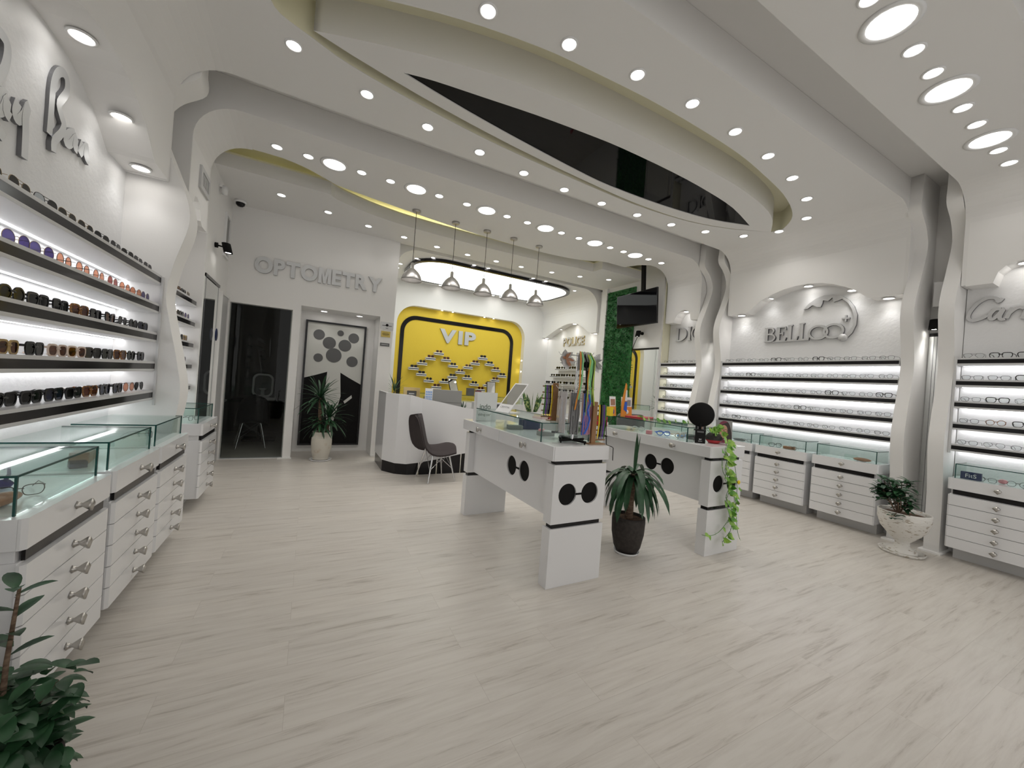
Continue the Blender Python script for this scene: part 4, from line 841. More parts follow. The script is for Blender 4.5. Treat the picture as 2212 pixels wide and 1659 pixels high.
# VIP shelves
def mk_small_shelf(w, d):
    t = root('wall_shelf', '', ''); MB().box(-w / 2, w / 2, -d, 0, -.062, -.042).box(-w / 2, w / 2, -d, 0, -.022, 0).box(-w / 2 + .004, w / 2 - .004, -d + .004, 0, -.042, -.022).build('shelf_board', 'white', t)
    MB().box(-w / 2 + .002, w / 2 - .002, -d + .001, -d + .0039, -.042, -.022).build('black_strip', 'black_gloss', t); return t
vs0 = mk_small_shelf(.235, .10)
VS = [(555, 1287), (487, 1327), (418, 1368), (348, 1407), (614, 1342), (671, 1390), (411, 1457), (729, 1441), (472, 1510), (665, 1480), (534, 1563), (599, 1520), (915, 1328), (852, 1370), (793, 1402), (970, 1378), (1021, 1425), (785, 1490), (1071, 1473), (1014, 1508), (843, 1540), (955, 1548), (895, 1586)]
VN = ['at the top of the left diamond', 'upper left side of the left diamond, near its top', 'upper left side of the left diamond, near its corner', 'at the left corner of the left diamond', 'upper right side of the left diamond, near its top', 'upper right side of the left diamond, lower one', 'lower left side of the left diamond, near the corner', 'where the two diamonds meet', 'lower left side of the left diamond, lower one', 'lower right side of the left diamond, upper one', 'at the bottom of the left diamond', 'lower right side of the left diamond, lower one', 'at the top of the right diamond', 'upper left side of the right diamond, near its top', 'upper left side of the right diamond, lower one', 'upper right side of the right diamond, near its top', 'upper right side of the right diamond, lower one', 'lower left side of the right diamond, upper one', 'at the right corner of the right diamond', 'lower right side of the right diamond, upper one', 'lower left side of the right diamond, lower one', 'lower right side of the right diamond, lower one', 'at the bottom of the right diamond']
SH = lambda s_: s_.replace('upper left side of the ', 'upper left of ').replace('upper right side of the ', 'upper right of ').replace('lower left side of the ', 'lower left of ').replace('lower right side of the ', 'lower right of ')
vk = ['blk', 'hav', 'rnk', 'gld']
for i, ((x, y), nm) in enumerate(zip(VS, VN)):
    p = at(800 + x / 3.771, 420 + y / 3.771, Y=YV + .06); o = vs0 if i == 0 else copy_tree(vs0); o.location = (p.x + .02, YV + .159, p.z)
    tag(o, 'small striped shelf on the yellow wall, ' + SH(nm), 'shelf', 'small shelves on the yellow wall')
    glasses(vk[i % 3 if i % 7 else 3], (p.x + .02, YV + .075, p.z + .0005), radians(-12), 'sunglasses on yellow wall shelf, ' + SH(nm), 'sunglasses on the yellow wall')
# POLICE shelves: rows of a triangle
def row_shelf(L): 
    t = root('wall_shelf', '', ''); MB().box(-.13, 0, -L / 2, L / 2, -.035, -.02).box(-.13, 0, -L / 2, L / 2, -.008, 0).build('shelf_board', 'white', t); MB().box(-.131, -.001, -L / 2, L / 2, -.0199, -.0081).build('black_strip', 'black_gloss', t); return t
prow = [(8.20, 7.75, 2.00), (8.42, 7.55, 1.83), (8.64, 7.30, 1.64), (8.86, 7.05, 1.45), (8.86, 7.05, 1.26), (8.64, 7.30, 1.08)]
for i, (ya, yb, z) in enumerate(prow):
    o = row_shelf(ya - yb); o.location = (BR - .001, (ya + yb) / 2, z); tag(o, 'thin black edged shelf under the rear arch, %s from top' % ORD[i + 1], 'shelf', 'thin shelves under the rear arch')
    n = int((ya - yb) / .26) + 1
    for j in range(n):
        glasses(['blk', 'rnk', 'avk'][(i + j) % 3], (BR - .10, ya - .10 - j * (ya - yb - .2) / max(1, n - 1), z + .0005), -pi / 2 + .2, 'sunglasses under the rear arch, shelf %s from top, %s from left' % (ORD[i + 1], ORD[j + 1]), 'sunglasses under the rear arch')
# dark optometry room
t = root('desk', 'white side desk in the dark room at the left', 'desk', (-1.25, 7.75, 0)); MB().box(-.42, .05, -.3, .3, .70, .73).build('desk_top', 'shelf_white', t); MB().box(-.40, -.02, -.27, .27, 0, .70).build('desk_body', 'shelf_white', t)
t = root('tissue_box', 'purple tissue box on the desk in the dark room', 'box', (-1.30, 7.62, .731)); MB().box(-.13, .13, -.06, .06, 0, .11).build('carton', 'purple', t, bevel=.003); MB().lathe([(.0001, .16), (.03, .15), (.06, .11)], n=10).build('tissue', 'white', t)
t = root('eye_examination_machine', 'pale eye examination machine with a chin rest frame in the dark room', 'medical device', (-.72, 8.3, .78), 0)
MB().prism(rrect(-.16, .16, -.02, .40, .10, 6), XZ, .05, .16).build('head_unit', 'mid_grey', t); MB().prism([rrect(-.16, .16, 0, .42, .10, 6), rrect(-.13, .13, .03, .39, .08, 6)], XZ, -.04, .0).build('forehead_frame', 'white', t)
MB().lathe([(.0001, .16), (.07, .15), (.03, .12), (.03, 0)], n=14).build('chin_rest', 'white', t); MB().box(-.20, .20, -.12, .18, -.05, -.001).build('base', 'white', t)
MB().box(-.45, .40, -.3, .3, -.09, -.051).tube([(0, 0, -.78), (0, 0, -.09)], .04, 10).box(-.25, .25, -.2, .2, -.78, -.75).build('instrument_table', 'black_matte', t)
# chairs
def mk_chair(lab, loc, rz, mat_, seatz=.46):
    t = root('shell_chair', lab, 'chair', loc, rz)            # faces +x
    M = MB(); prof = []                                       # shell as a swept sheet, thickness through two skins
    path = [(.235, .425), (.22, .455), (.15, .462), (.05, .445), (-.05, .438), (-.13, .452), (-.185, .50), (-.215, .58), (-.24, .68), (-.262, .78), (-.275, .85), (-.28, .875)]
    wid = [.17, .205, .225, .235, .235, .23, .225, .22, .21, .185, .13, .06]
    path = smooth(path, 2); wid = [w[0] for w in smooth([(w, 0) for w in wid], 2)]
    n = 9; nv = len(path); up = []; dn = []
    for i, (x, z) in enumerate(path):
        a = path[max(0, i - 1)]; b = path[min(nv - 1, i + 1)]; tx, tz = b[0] - a[0], b[1] - a[1]; l = math.hypot(tx, tz); nx, nz = tz / l, -tx / l
        for j in range(n):
            u = -1 + 2 * j / (n - 1); c = .085 * abs(u) ** 2.2; th = .024 * (1 - .6 * abs(u) ** 3)
            bx, bz = x - nx * 0, z
            up.append((x - nx * (-c) + nx * th, wid[i] * u, z - nz * (-c) + nz * th) if False else (x + nx * (-(th)) - nx * c * 1, wid[i] * u, z + nz * (-(th)) - nz * c * 1))
            dn.append((x + nx * th - nx * c, wid[i] * u, z + nz * th - nz * c))
    f = [(i * n + j, i * n + j + 1, (i + 1) * n + j + 1, (i + 1) * n + j) for i in range(nv - 1) for j in range(n - 1)]; k_ = nv * n
    rim_ = [j for j in range(n)] + [i * n + n - 1 for i in range(1, nv)] + [(nv - 1) * n + j for j in range(n - 2, -1, -1)] + [i * n for i in range(nv - 2, 0, -1)]
    M.add(up + dn, f + [tuple(reversed([q + k_ for q in g])) for g in f] + [(rim_[i], rim_[(i + 1) % len(rim_)], rim_[(i + 1) % len(rim_)] + k_, rim_[i] + k_) for i in range(len(rim_))], 0, True)
    M.build('seat_shell', mat_, t)
    for sx, sy in ((1, 1), (1, -1), (-1, 1), (-1, -1)):
        top = (.10 * sx, .12 * sy, .425); bot = (.19 * sx, .20 * sy, .003); MB().tube([top, bot], [.013, .009], 10).build('leg', 'chrome', t)
    W_ = MB()
    for a, b in (((.11, .13, .40), (.165, -.175, .16)), ((.11, -.13, .40), (.165, .175, .16)), ((-.11, .13, .40), (-.165, -.175, .16)), ((-.11, -.13, .40), (-.165, .175, .16)), ((.11, .13, .40), (-.165, .175, .16)), ((-.11, .13, .40), (.165, .175, .16)), ((.11, -.13, .40), (-.165, -.175, .16)), ((-.11, -.13, .40), (.165, -.175, .16))): W_.tube([a, b], .004, 6)
    W_.box(-.12, .12, -.14, .14, .415, .425).build('wire_brace', 'mid_grey' if mat_ == 'black_matte' else 'chrome', t); return t
mk_chair('dark brown upholstered shell chair with chrome legs by the white counter', (1.588, 5.03, 0), radians(8), 'seat_fabric')
mk_chair('black shell chair with thin metal legs inside the dark room', (-.78, 7.55, .004), radians(100), 'black_matte')
# ================================================================== PLANTS
pr = random.Random(11)
def saucer(t, r, m='white'): MB().lathe([(.0001, .004), (r * .9, .004), (r, .022), (r * 1.03, .022), (r * .92, .0), (.0001, 0)], n=28).build('saucer', m, t)
t = root('potted_yucca', 'tall green yucca in a ribbed off white pot before the poster', 'plant', (.235, 6.42, 0))
saucer(t, .15); pf = [(.0001, .02), (.105, .02)]
for i in range(17): z = .03 + i * .023; r = .108 + .035 * sin(pi * min(1, i / 15) * .75) - (.006 if i > 13 else 0); pf += [(r, z), (r - .005, z + .015)]
pf += [(.135, .43), (.125, .43), (.12, .40)]; MB().lathe(pf, n=32).build('pot', 'pot_white', t); MB().lathe([(.0001, .405), (.122, .40)], n=24).build('soil', 'soil', t)
M = MB().tube([(-.03, 0, .38), (-.05, .01, .7), (-.06, 0, .92)], [.03, .026, .02], 8).tube([(.05, .02, .38), (.08, .02, .62)], [.028, .022], 8); M.build('trunk', 'bark', t)
def crown(M, c, n, L, w, lo, hi, bend, rn=pr):
    for i in range(n):
        a = i * 2.399 + rn.uniform(-.3, .3); e = radians(lo + (hi - lo) * (i / n)) ; l = L * rn.uniform(.75, 1.1)
        M.leaf((c[0] + .015 * cos(a), c[1] + .015 * sin(a), c[2] + .06 * i / n), (cos(a) * cos(e), sin(a) * cos(e), sin(e)), (0, 0, 1), l, w * rn.uniform(.8, 1.1), bend * rn.uniform(.7, 1.2), 7, 0, 'strap')
M = MB(); crown(M, (-.06, 0, .90), 48, .36, .042, -25, 82, .8); crown(M, (.08, .02, .60), 44, .36, .044, -30, 80, .9); crown(M, (-.04, -.02, .52), 30, .32, .04, -35, 50, 1.0); M.build('foliage', 'leaf_dark', t)
t = root('potted_yucca', 'drooping dark green yucca in a dark brown pot between the two tables', 'plant', (2.476, 2.40, 0))
saucer(t, .105); MB().lathe([(.0001, .012), (.085, .012), (.11, .06), (.132, .17), (.137, .27), (.134, .31), (.124, .312), (.118, .28)], n=36).build('pot', 'pot_dark', t); MB().lathe([(.0001, .292), (.12, .288)], n=24).build('soil', 'soil', t)
MB().tube([(.0, 0, .27), (.005, 0, .45), (.02, 0, .66)], [.036, .03, .022], 10).build('trunk', 'bark', t)
M = MB(); crown(M, (.02, 0, .62), 46, .42, .062, -5, 55, 2.9, random.Random(4)); M.leaf((.02, 0, .66), (0, -.02, 1), (1, 0, 0), .36, .045, 0, 7, 0, 'leaf', .4); M.leaf((.03, 0, .66), (.12, 0, 1), (0, 1, 0), .34, .018, 0, 7); M.build('foliage', 'leaf_dark', t)
t = root('potted_dieffenbachia', 'variegated broad leaved plant on the floor between the tables', 'plant', (2.22, 2.95, 0))
MB().lathe([(.0001, 0), (.12, 0), (.15, .25), (.155, .28), (.14, .28)], n=24).build('pot', 'pot_dark', t); MB().lathe([(.0001, .262), (.14, .26)], n=20).build('soil', 'soil', t); S_ = MB(); M = MB()
for a, z, L_, e in [(200, .95, .22, 35), (240, .98, .24, 50), (300, .92, .22, 30), (10, .78, .25, 10), (330, .70, .26, 0), (250, .72, .24, -10), (200, .62, .24, -15), (100, .9, .22, 30), (60, .8, .22, 20), (280, .52, .22, -20), (350, .48, .22, -15)]:
    ra = radians(a); p = (.10 * cos(ra), .10 * sin(ra), z - .08); S_.tube([(0, 0, .25), (.02 * cos(ra), .02 * sin(ra), z * .6), p], .007, 6); M.leaf(p, (cos(ra) * cos(radians(e)), sin(ra) * cos(radians(e)), sin(radians(e))), (0, 0, 1), L_, .12, .7, 7, 0, 'leaf', .2)
S_.build('stems', 'leaf_mid', t); M.build('foliage', 'leaf_variegated', t)
t = root('potted_shrub', 'small leafy shrub in a white cracked pedestal urn near the columns', 'plant', (5.185, 1.50, 0))
MB().lathe([(.0001, .004), (.15, .004), (.165, .028), (.17, .028), (.155, 0), (.0001, 0)], n=32).build('saucer', 'urn_white', t)
MB().lathe([(.0001, .006), (.115, .008), (.11, .03), (.055, .07), (.052, .11), (.10, .16), (.165, .24), (.19, .32), (.192, .40), (.185, .405), (.178, .40), (.17, .36)], n=40).build('urn', 'urn_white', t); MB().lathe([(.0001, .375), (.172, .368)], n=24).build('soil', 'soil', t)
S_ = MB(); M = MB(); r_ = random.Random(8)
for i in range(16):
    a = r_.uniform(0, 2 * pi); q = (-.10 + .11 * cos(a), .04 + .10 * sin(a), .50 + r_.uniform(0, .18)); S_.tube([(-.08, .02, .36), ((q[0] - .08) / 2, q[1] / 2, .46), q], .004, 5)
    for k_ in range(26): b = r_.uniform(0, 2 * pi); e = r_.uniform(-.3, .9); M.leaf((q[0] + r_.uniform(-.04, .04), q[1] + r_.uniform(-.04, .04), q[2] + r_.uniform(-.09, .03)), (cos(b), sin(b), e), (0, 0, 1), r_.uniform(.06, .085), .034, .4, 4, 0, 'leaf')
S_.tube([(-.10, 0, .38), (-.19, 0, .40), (-.24, 0, .38)], .004, 5)
for k_ in range(14): b = r_.uniform(0, 2 * pi); M.leaf((-.24 + r_.uniform(-.03, .03), r_.uniform(-.03, .03), .37 + r_.uniform(-.03, .03)), (cos(b), sin(b), .2), (0, 0, 1), .05, .026, .4, 4, 0, 'leaf')
S_.build('stems', 'bark', t); M.build('foliage', 'leaf_dark', t)
t = root('potted_shrub', 'dense dark leafy bush in the bottom left corner beside the cabinet', 'plant', (-.70, 1.50, 0))
MB().lathe([(.0001, 0), (.12, 0), (.16, .20), (.15, .20)], n=24).build('pot', 'pot_dark', t); MB().lathe([(.0001, .182), (.14, .18)], n=20).build('soil', 'soil', t)
S_ = MB(); M = MB(); r_ = random.Random(21); C0 = Vector((.0, .0, .31))
for i in range(95):
    a = r_.uniform(0, 2 * pi); ph = r_.uniform(-1.3, 1.1); R_ = .175 * r_.uniform(.5, 1.0); q = C0 + Vector((R_ * cos(a) * cos(ph), R_ * sin(a) * cos(ph), R_ * 1.1 * sin(ph))); S_.tube([(0, 0, .17), tuple(q * .5 + Vector((0, 0, .1))), tuple(q)], .0035, 5)
    for k_ in range(13): b = r_.uniform(0, 2 * pi); M.leaf(tuple(q + Vector((r_.uniform(-.04, .04), r_.uniform(-.04, .04), r_.uniform(-.05, .04)))), (cos(b), sin(b), r_.uniform(-.3, .6)), (0, 0, 1), r_.uniform(.05, .085), .034, r_.uniform(.4, 1.6), 6, 0, 'leaf')
st_ = [(.03, .02, .3), (.035, .02, .5), (.045, .03, .70)]; S_.tube(st_, [.008, .006, .004], 6)
for z, a in ((.52, .3), (.54, 2.6), (.58, -1.0), (.62, 1.2), (.64, 3.6), (.68, .2), (.70, 2.2), (.56, 4.5), (.70, -1.2)): M.leaf((.04, .025, z), (cos(a), sin(a), .6), (0, 0, 1), .08, .034, .5, 6, 0, 'leaf')
S_.build('stems', 'bark', t); M.build('foliage', 'leaf_dark', t)
t = root('potted_palm', 'thin leaved dark palm at the left edge of the yellow wall', 'plant', (1.62, 8.40, 0)); MB().lathe([(.0001, 0), (.13, 0), (.16, .3), (.15, .3)], n=20).build('pot', 'pot_white', t)
MB().tube([(0, 0, .25), (0, 0, 1.0)], .02, 8).build('trunk', 'bark', t); M = MB(); crown(M, (0, 0, .98), 34, .38, .022, 0, 80, .8); M.build('foliage', 'leaf_dark', t)
t = root('snake_plant', 'snake plant with yellow edged upright leaves behind the centre table', 'plant', (3.36, 5.60, .771)); MB().lathe([(.0001, 0), (.09, 0), (.11, .13), (.10, .13)], n=20).build('pot', 'pot_dark', t); M = MB(); r_ = random.Random(2)
for i in range(17): a = r_.uniform(0, 2 * pi); R_ = r_.uniform(0, .07); M.leaf((R_ * cos(a), R_ * sin(a), .11), (.35 * cos(a), .35 * sin(a), 1), (sin(a), -cos(a), 0), r_.uniform(.28, .42), .045, .0, 6, 0, 'leaf', .3)
M.build('foliage', 'leaf_variegated', t)
t = root('aloe_plant', 'small dark aloe on the counter beside the grey monitor', 'plant', (2.13, 5.62, .771)); MB().lathe([(.0001, 0), (.05, 0), (.06, .09), (.05, .09)], n=16).build('pot', 'pot_dark', t); M = MB(); crown(M, (0, 0, .08), 16, .15, .025, 10, 85, .1); M.build('foliage', 'leaf_dark', t)
# ================================================================== THINGS ON AND IN THE TABLES
Z1, ZT1 = .956, 1.093; Z2, ZT2 = .956 * .985, 1.093 * .985
def local_text(word, size, M, fn, depth):
    cu = bpy.data.curves.new('tmp', 'FONT'); cu.body = word; cu.size = size; cu.resolution_u = 4; cu.align_x = 'CENTER'; o = bpy.data.objects.new('tmp', cu); COL.objects.link(o)
    bpy.context.view_layer.update(); me = bpy.data.meshes.new_from_object(o.evaluated_get(bpy.context.evaluated_depsgraph_get())); bpy.data.objects.remove(o)
    M.add([fn(v.co.x, v.co.y, depth) for v in me.vertices], [tuple(p.vertices) for p in me.polygons]); return M
t = root('acrylic_sign', 'white printed panel standing at the far end of the centre table case', 'sign', (1.60, 3.56, Z1)); MB().box(-.12, .12, 0, .02, 0, .29).box(-.125, -.12, -.06, .02, 0, .29).build('panel', 'white', t)
M = local_text('indo', .07, MB(), lambda u, v, w: (u - .01, w, v + .125), -.001); local_text('dding ner\'', .035, M, lambda u, v, w: (u - .01, w, v + .055), -.001); M.box(-.08, .07, -.001, -.0002, .105, .108); M.build('printed_text', 'leaf_dark', t)
t = root('countertop_mirror', 'white tilted countertop mirror on the glass case of the centre table', 'mirror', (*at(1083, 891, Z=ZT1 + .0)[:2], ZT1), radians(-72))
p = MB().box(-.085, .085, 0, .008, 0, .36).build('mirror_frame', 'white', t, (0, 0, .0), (radians(-42), 0, 0)); MB().box(-.072, .072, -.0015, -.0002, .10, .345).build('mirror_glass', 'mirror', p)
M = local_text('CRYSTAL', .028, MB(), lambda u, v, w: (u, w, v + .055), -.001); M.build('printed_text', 'mid_grey', p); MB().box(-.085, .085, 0, .16, 0, .006).build('foot', 'white', t)
thing_box('glasses_box', 'navy', (1.80, 3.02, Z1), (.17, .10, .085), 'dark blue box inside the glass case of the centre table', 'box', radians(-6))
for i, (x, y) in enumerate(((1.63, 2.98), (1.72, 2.62), (1.80, 2.42))): thing_box('display_block', 'grey', (x, y, Z1), (.13, .07, .035), 'grey riser block in the centre table case, %s one' % ('farthest', 'middle', 'nearest')[i], 'display block', radians(-8 + 6 * i), group='grey riser blocks')
t = root('hand_lens', 'pink and black hand lens lying on a riser in the centre table case', 'hand lens', (1.70, 2.52, Z1 + .036), radians(30)); MB().lathe([(.0001, 0), (.022, 0), (.022, .012), (.0001, .012)], n=18, fn=lambda a, b, c: (a, b - .03, c + .004)).build('lens_head', 'black_matte', t); MB().box(-.012, .012, -.02, .06, .004, .014).build('neck', 'white', t); MB().box(-.022, .022, .06, .10, .002, .020).build('pink_cap', 'pink', t, bevel=.004)
MB().tube([(.0, -.04, .012), (.06, -.09, .012)], .010, 8).build('handle', 'black_matte', t)
thing_box('folder', 'yellow', (2.98, 4.55, .93), (.30, .20, .025), 'yellow folder lying behind the centre table', 'folder', radians(10)); thing_box('magazine', 'red', (2.93, 4.50, .905), (.30, .20, .024), 'red magazine under the yellow folder behind the centre table', 'magazine', radians(2))
t = root('side_desk', 'white desk with papers between the centre table and the rear shelves', 'desk', (2.65, 4.25, 0)); MB().box(0, 1.2, 0, .55, .86, .904).build('desk_top', 'gloss_white', t); MB().box(.03, .07, .03, .52, 0, .86).box(1.13, 1.17, .03, .52, 0, .86).box(.07, 1.13, .40, .43, .3, .86).build('desk_legs', 'gloss_white', t)
t = root('paper_flag', 'small folded white and red flag standing by the yellow wall edge', 'flag', (3.76, 5.62, .77)); MB().tube([(0, 0, 0), (0, 0, .62)], .005, 6).lathe([(.0001, 0), (.05, 0), (.01, .03)], n=14).build('pole', 'chrome', t)
M = MB().prism([(0, .60), (-.02, .57), (-.07, .40), (-.12, .12), (-.03, .10), (.05, .12), (.03, .40)], XZ, -.02, .02, 0); M.build('white_cloth', 'white', t); MB().prism([(0, .62), (-.02, .57), (.03, .54)], XZ, -.022, .022).prism([(-.02, .10), (.05, .24), (.10, .20), (.10, .12), (.05, .08)], XZ, -.025, .025).build('red_cloth', 'red', t)
# cord stand
t = root('cord_stand', 'rotating stand hung with spectacle cords and bags on the centre table', 'display stand', (1.745, 2.30, Z1))
M = MB()
for a in (12, 102): c, s_ = cos(radians(a)), sin(radians(a)); M.tube([(-.13 * c, -.13 * s_, .018), (.13 * c, .13 * s_, .018)], .009, 6)
for a in (12, 102, 192, 282): M.tube([(.12 * cos(radians(a)), .12 * sin(radians(a)), .018), (.12 * cos(radians(a)), .12 * sin(radians(a)), 0)], .006, 6)
M.build('base', 'black_matte', t); MB().tube([(0, 0, .02), (0, 0, .66)], .012, 10).build('pole', 'chrome', t)
H_ = MB()
for z in (.64, .39):
    for i in range(8): a = i * pi / 4 + .2; H_.tube([(0, 0, z), (.13 * cos(a), .13 * sin(a), z), (.145 * cos(a), .145 * sin(a), z + .02)], .0025, 5)
H_.build('hooks', 'chrome', t); r_ = random.Random(9)
def cord_bag(a, r, w, z0, z1, mats, lab):
    g = MB(); x, y = r * cos(a), r * sin(a); tx, ty = -sin(a), cos(a); fn = lambda u, v, q: (x + tx * u + cos(a) * q, y + ty * u + sin(a) * q, v)
    bg = MB().prism([(-w / 2, z0), (w / 2, z0), (w / 2, z1), (-w / 2, z1)], fn, .010, .0112).build('cord_bag', 'plastic_bag', t); n = 8
    for k_, m in enumerate(mats):
        C = MB()
        for i in range(n): u = -w * .4 + w * .8 * (i + .5 * k_) / n; C.tube([fn(u, z1 - .02, 0), fn(u + r_.uniform(-.008, .008), (z0 + z1) / 2, .004), fn(u + r_.uniform(-.006, .006), z0 + .02, 0)], .0044, 5)
        C.build('cords', m, bg)
bags = [(.2 + pi / 4 * i) for i in range(8)]
cm = [['pink', 'cream'], ['white', 'cream'], ['mid_grey'], ['cream'], ['cream', 'white'], ['black_matte', 'grey'], ['blue', 'pink'], ['pink', 'maroon']]
for i, a in enumerate(bags): cord_bag(a, .115, .075, .05, .385, cm[i], '')
C = MB().tube([(.02, -.135, .36), (.03, -.14, .30), (.01, -.14, .25), (.035, -.14, .18), (.02, -.14, .12), (-.005, -.14, .08)], .006, 6); C.build('blue_cord', 'blue', t)
for j, (m, n) in enumerate((('green_plastic', 5), ('black_matte', 4), ('lime', 3), ('orange', 2), ('leaf_mid', 3))):
    C = MB()
    for i in range(n): a = r_.uniform(-2.6, .3); q = .125; L_ = r_.uniform(.30, .46); C.tube([(q * cos(a) * .7, q * sin(a) * .7, .66), (q * cos(a), q * sin(a), .60), (q * cos(a) + r_.uniform(-.02, .02), q * sin(a), .66 - L_ * .6), (q * cos(a) + r_.uniform(-.03, .03), q * sin(a), .66 - L_)], .0055, 6)
    C.build('hanging_cords', m, t)
for s_, lab in ((-1, 'left'), (1, 'right')):
    C = MB(); 
    for k_ in range(14): b = r_.uniform(0, 6.28); C.leaf((s_ * .135, -.03, .60), (cos(b) * .6, -.3, sin(b)), (0, 1, 0), r_.uniform(.05, .085), .05, .4, 3, 0, 'leaf')
    C.build('foil_packets', 'silver_flat', t); C = MB()
    for k_ in range(8): b = r_.uniform(0, 6.28); C.leaf((s_ * .135, -.045, .60), (cos(b) * .6, -.3, sin(b)), (0, 1, 0), r_.uniform(.04, .07), .02, .4, 3, 0, 'leaf')
    C.build('packet_print', 'grey' if s_ > 0 else 'leather_brown', t)
MB().box(-.035, .035, -.10, -.05, .53, .66).build('cleaner_bottle', 'grey', t, bevel=.01); MB().lathe([(.0001, .012), (.022, .012), (.024, 0)], n=18, fn=lambda a, b, c: (a, -.10 - c, .57 + b)).build('round_nozzle', 'black_matte', t)
# wooden cord racks
def rack(loc, h, n, side, lab, rz):
    t = root('cord_rack', lab, 'rack', loc, rz); MB().box(-.02, .02, -.012, .012, 0, h).build('upright', 'wood', t, bevel=.003); P_ = MB(); C = {m: MB() for m in ('yellow', 'black_matte', 'mid_grey', 'purple', 'leaf_mid')}
    for i in range(n):
        z = .03 + (h - .06) * i / (n - 1); P_.tube([(side * .02, 0, z), (side * .115, 0, z)], .005, 8)
    P_.build('pegs', 'wood', t)
    for j, m in enumerate(C): 
        for q in range(2): x = side * (.035 + .015 * j + .006 * q); C[m].tube([(x, -.008, h - .02), (x, -.012, h - .06), (x + .004, -.012, h * .5), (x - .004, -.012, h * (.12 + .05 * q))], .0035, 5)
        C[m].build('cords', m, t)
    if h > .3: MB().tube([(.105, -.012, h * .6), (.105, -.035, .0), (.10, -.10, -.005), (.10, -.115, -.01), (.10, -.118, -.10)], .003, 5).build('loose_cord', 'black_matte', t)
    MB().box(-.05, .10, -.03, .03, 0, .006).build('foot', 'wood', t)
rack((1.865, 2.215, Z1), .31, 8, 1, 'brown wooden peg rack of dark and yellow cords at the centre table corner', radians(0))
rack((at(1201, 830, Y=2.47).x, 2.47, ZT1), .29, 6, -1, 'small wooden peg rack behind the left side of the cord stand', radians(0))
# right table things
thing_box('folder', 'red', (3.30, 3.15, ZT2), (.30, .20, .018), 'red folder lying on the glass case of the right table', 'folder', radians(20))
t = root('brochure_holder', 'orange and white advertising brochures standing on the right table case', 'brochure holder', (3.17, 3.30, ZT2)); 
for i, (x, y, rz) in enumerate(((-.12, .0, .35), (.10, .02, -.2))):
    b = MB().box(-.07, .07, 0, .004, .0, .22).build('brochure', 'white', t, (x, y, 0), (radians(-6), 0, rz)); MB().box(-.07, .07, -.0015, -.0002, 0, .11).build('orange_band', 'orange', b); MB().box(-.05, .055, -.0015, -.0002, .12, .19).build('photo_print', 'leather_brown' if i == 0 else 'grey', b); MB().lathe([(.0001, .003), (.027, .003), (.027, .0)], n=18, fn=lambda a, c, d: (a, -d - .0004, .05 + c)).build('round_print', 'purple' if i == 0 else 'white', b)
MB().box(-.20, -.15, -.03, .03, 0, .10).build('yellow_flap', 'yellow', t); MB().prism([(-.03, 0), (.05, 0), (.04, .14), (.03, .36), (.015, .38), (-.0, .30), (-.03, .16)], XZ, -.03, -.02).build('orange_cutout', 'orange', t); MB().prism([(0.0, .08), (.05, .05), (.045, .17), (.01, .17)], XZ, -.033, -.0301).build('blue_print', 'blue', t); MB().prism([(.01, .18), (.045, .18), (.035, .30), (.02, .30)], XZ, -.033, -.0301).build('white_print', 'white', t)
t = root('desk_plant', 'small reddish plant in a red pot at the far end of the right table', 'plant', (3.07, 3.50, Z2)); MB().box(-.045, .045, -.045, .045, 0, .11).build('pot', 'red', t, bevel=.006); M = MB(); S_ = MB(); r_ = random.Random(6)
for i in range(16): a = r_.uniform(0, 6.28); q = (.04 * cos(a), .04 * sin(a), r_.uniform(.16, .24)); S_.tube([(0, 0, .10), q], .002, 4); M.leaf(q, (cos(a), sin(a), .3), (0, 0, 1), .05, .03, .5, 4, 0, 'leaf')
S_.build('stems', 'maroon', t); M.build('foliage', 'leaf_mid', t)
t = root('office_chair', 'grey mesh office chair back behind the right table', 'chair', (4.45, 4.55, 0), radians(160)); MB().prism(rrect(-.22, .22, .55, 1.03, .07, 6), XZ, .20, .235).build('backrest', 'mid_grey', t); MB().box(-.24, .24, -.24, .22, .43, .50).build('seat', 'mid_grey', t, bevel=.02); MB().tube([(0, 0, .05), (0, 0, .43)], .03, 10).build('gas_lift', 'black_matte', t)
M = MB()
for i in range(5): a = i * 2 * pi / 5; M.tube([(0, 0, .08), (.26 * cos(a), .26 * sin(a), .05), (.27 * cos(a), .27 * sin(a), .01)], .018, 6)
M.build('wheel_base', 'black_matte', t)
for i, (x, y, m, nm) in enumerate(((3.19, 3.05, 'white', 'white frame swimming goggles, far end'), (3.20, 2.72, 'blue', 'blue swimming goggles, middle'), (3.27, 2.58, 'frame_clear', 'clear swimming goggles beside the blue ones'))):
    t = root('swimming_goggles', nm + ' of the right table case', 'goggles', (x, y, Z2 + .001), radians(-60 + 30 * i)); F = MB()
    for s_ in (-1, 1): F.tube([(s_ * .035 + .03 * cos(k * pi / 8), .004 * cos(k * pi / 4), .026 + .022 * sin(k * pi / 8)) for k in range(17)], .004, 6, cap=False)
    F.tube([(-.006, 0, .03), (.006, 0, .03)], .004, 6); F.build('frame', m, t); MB().tube([(-.066, 0, .026), (-.07, .05, .03), (-.03, .09, .03), (.03, .09, .03), (.07, .05, .03), (.066, 0, .026)], .004, 6).build('strap', m, t)
    L_ = MB()
    for s_ in (-1, 1): L_.prism([(s_ * .035 + .028 * cos(k * pi / 8), .026 + .02 * sin(k * pi / 8)) for k in range(16)], XZ, 0, .001)
    L_.build('lenses', 'lens_clear', t)
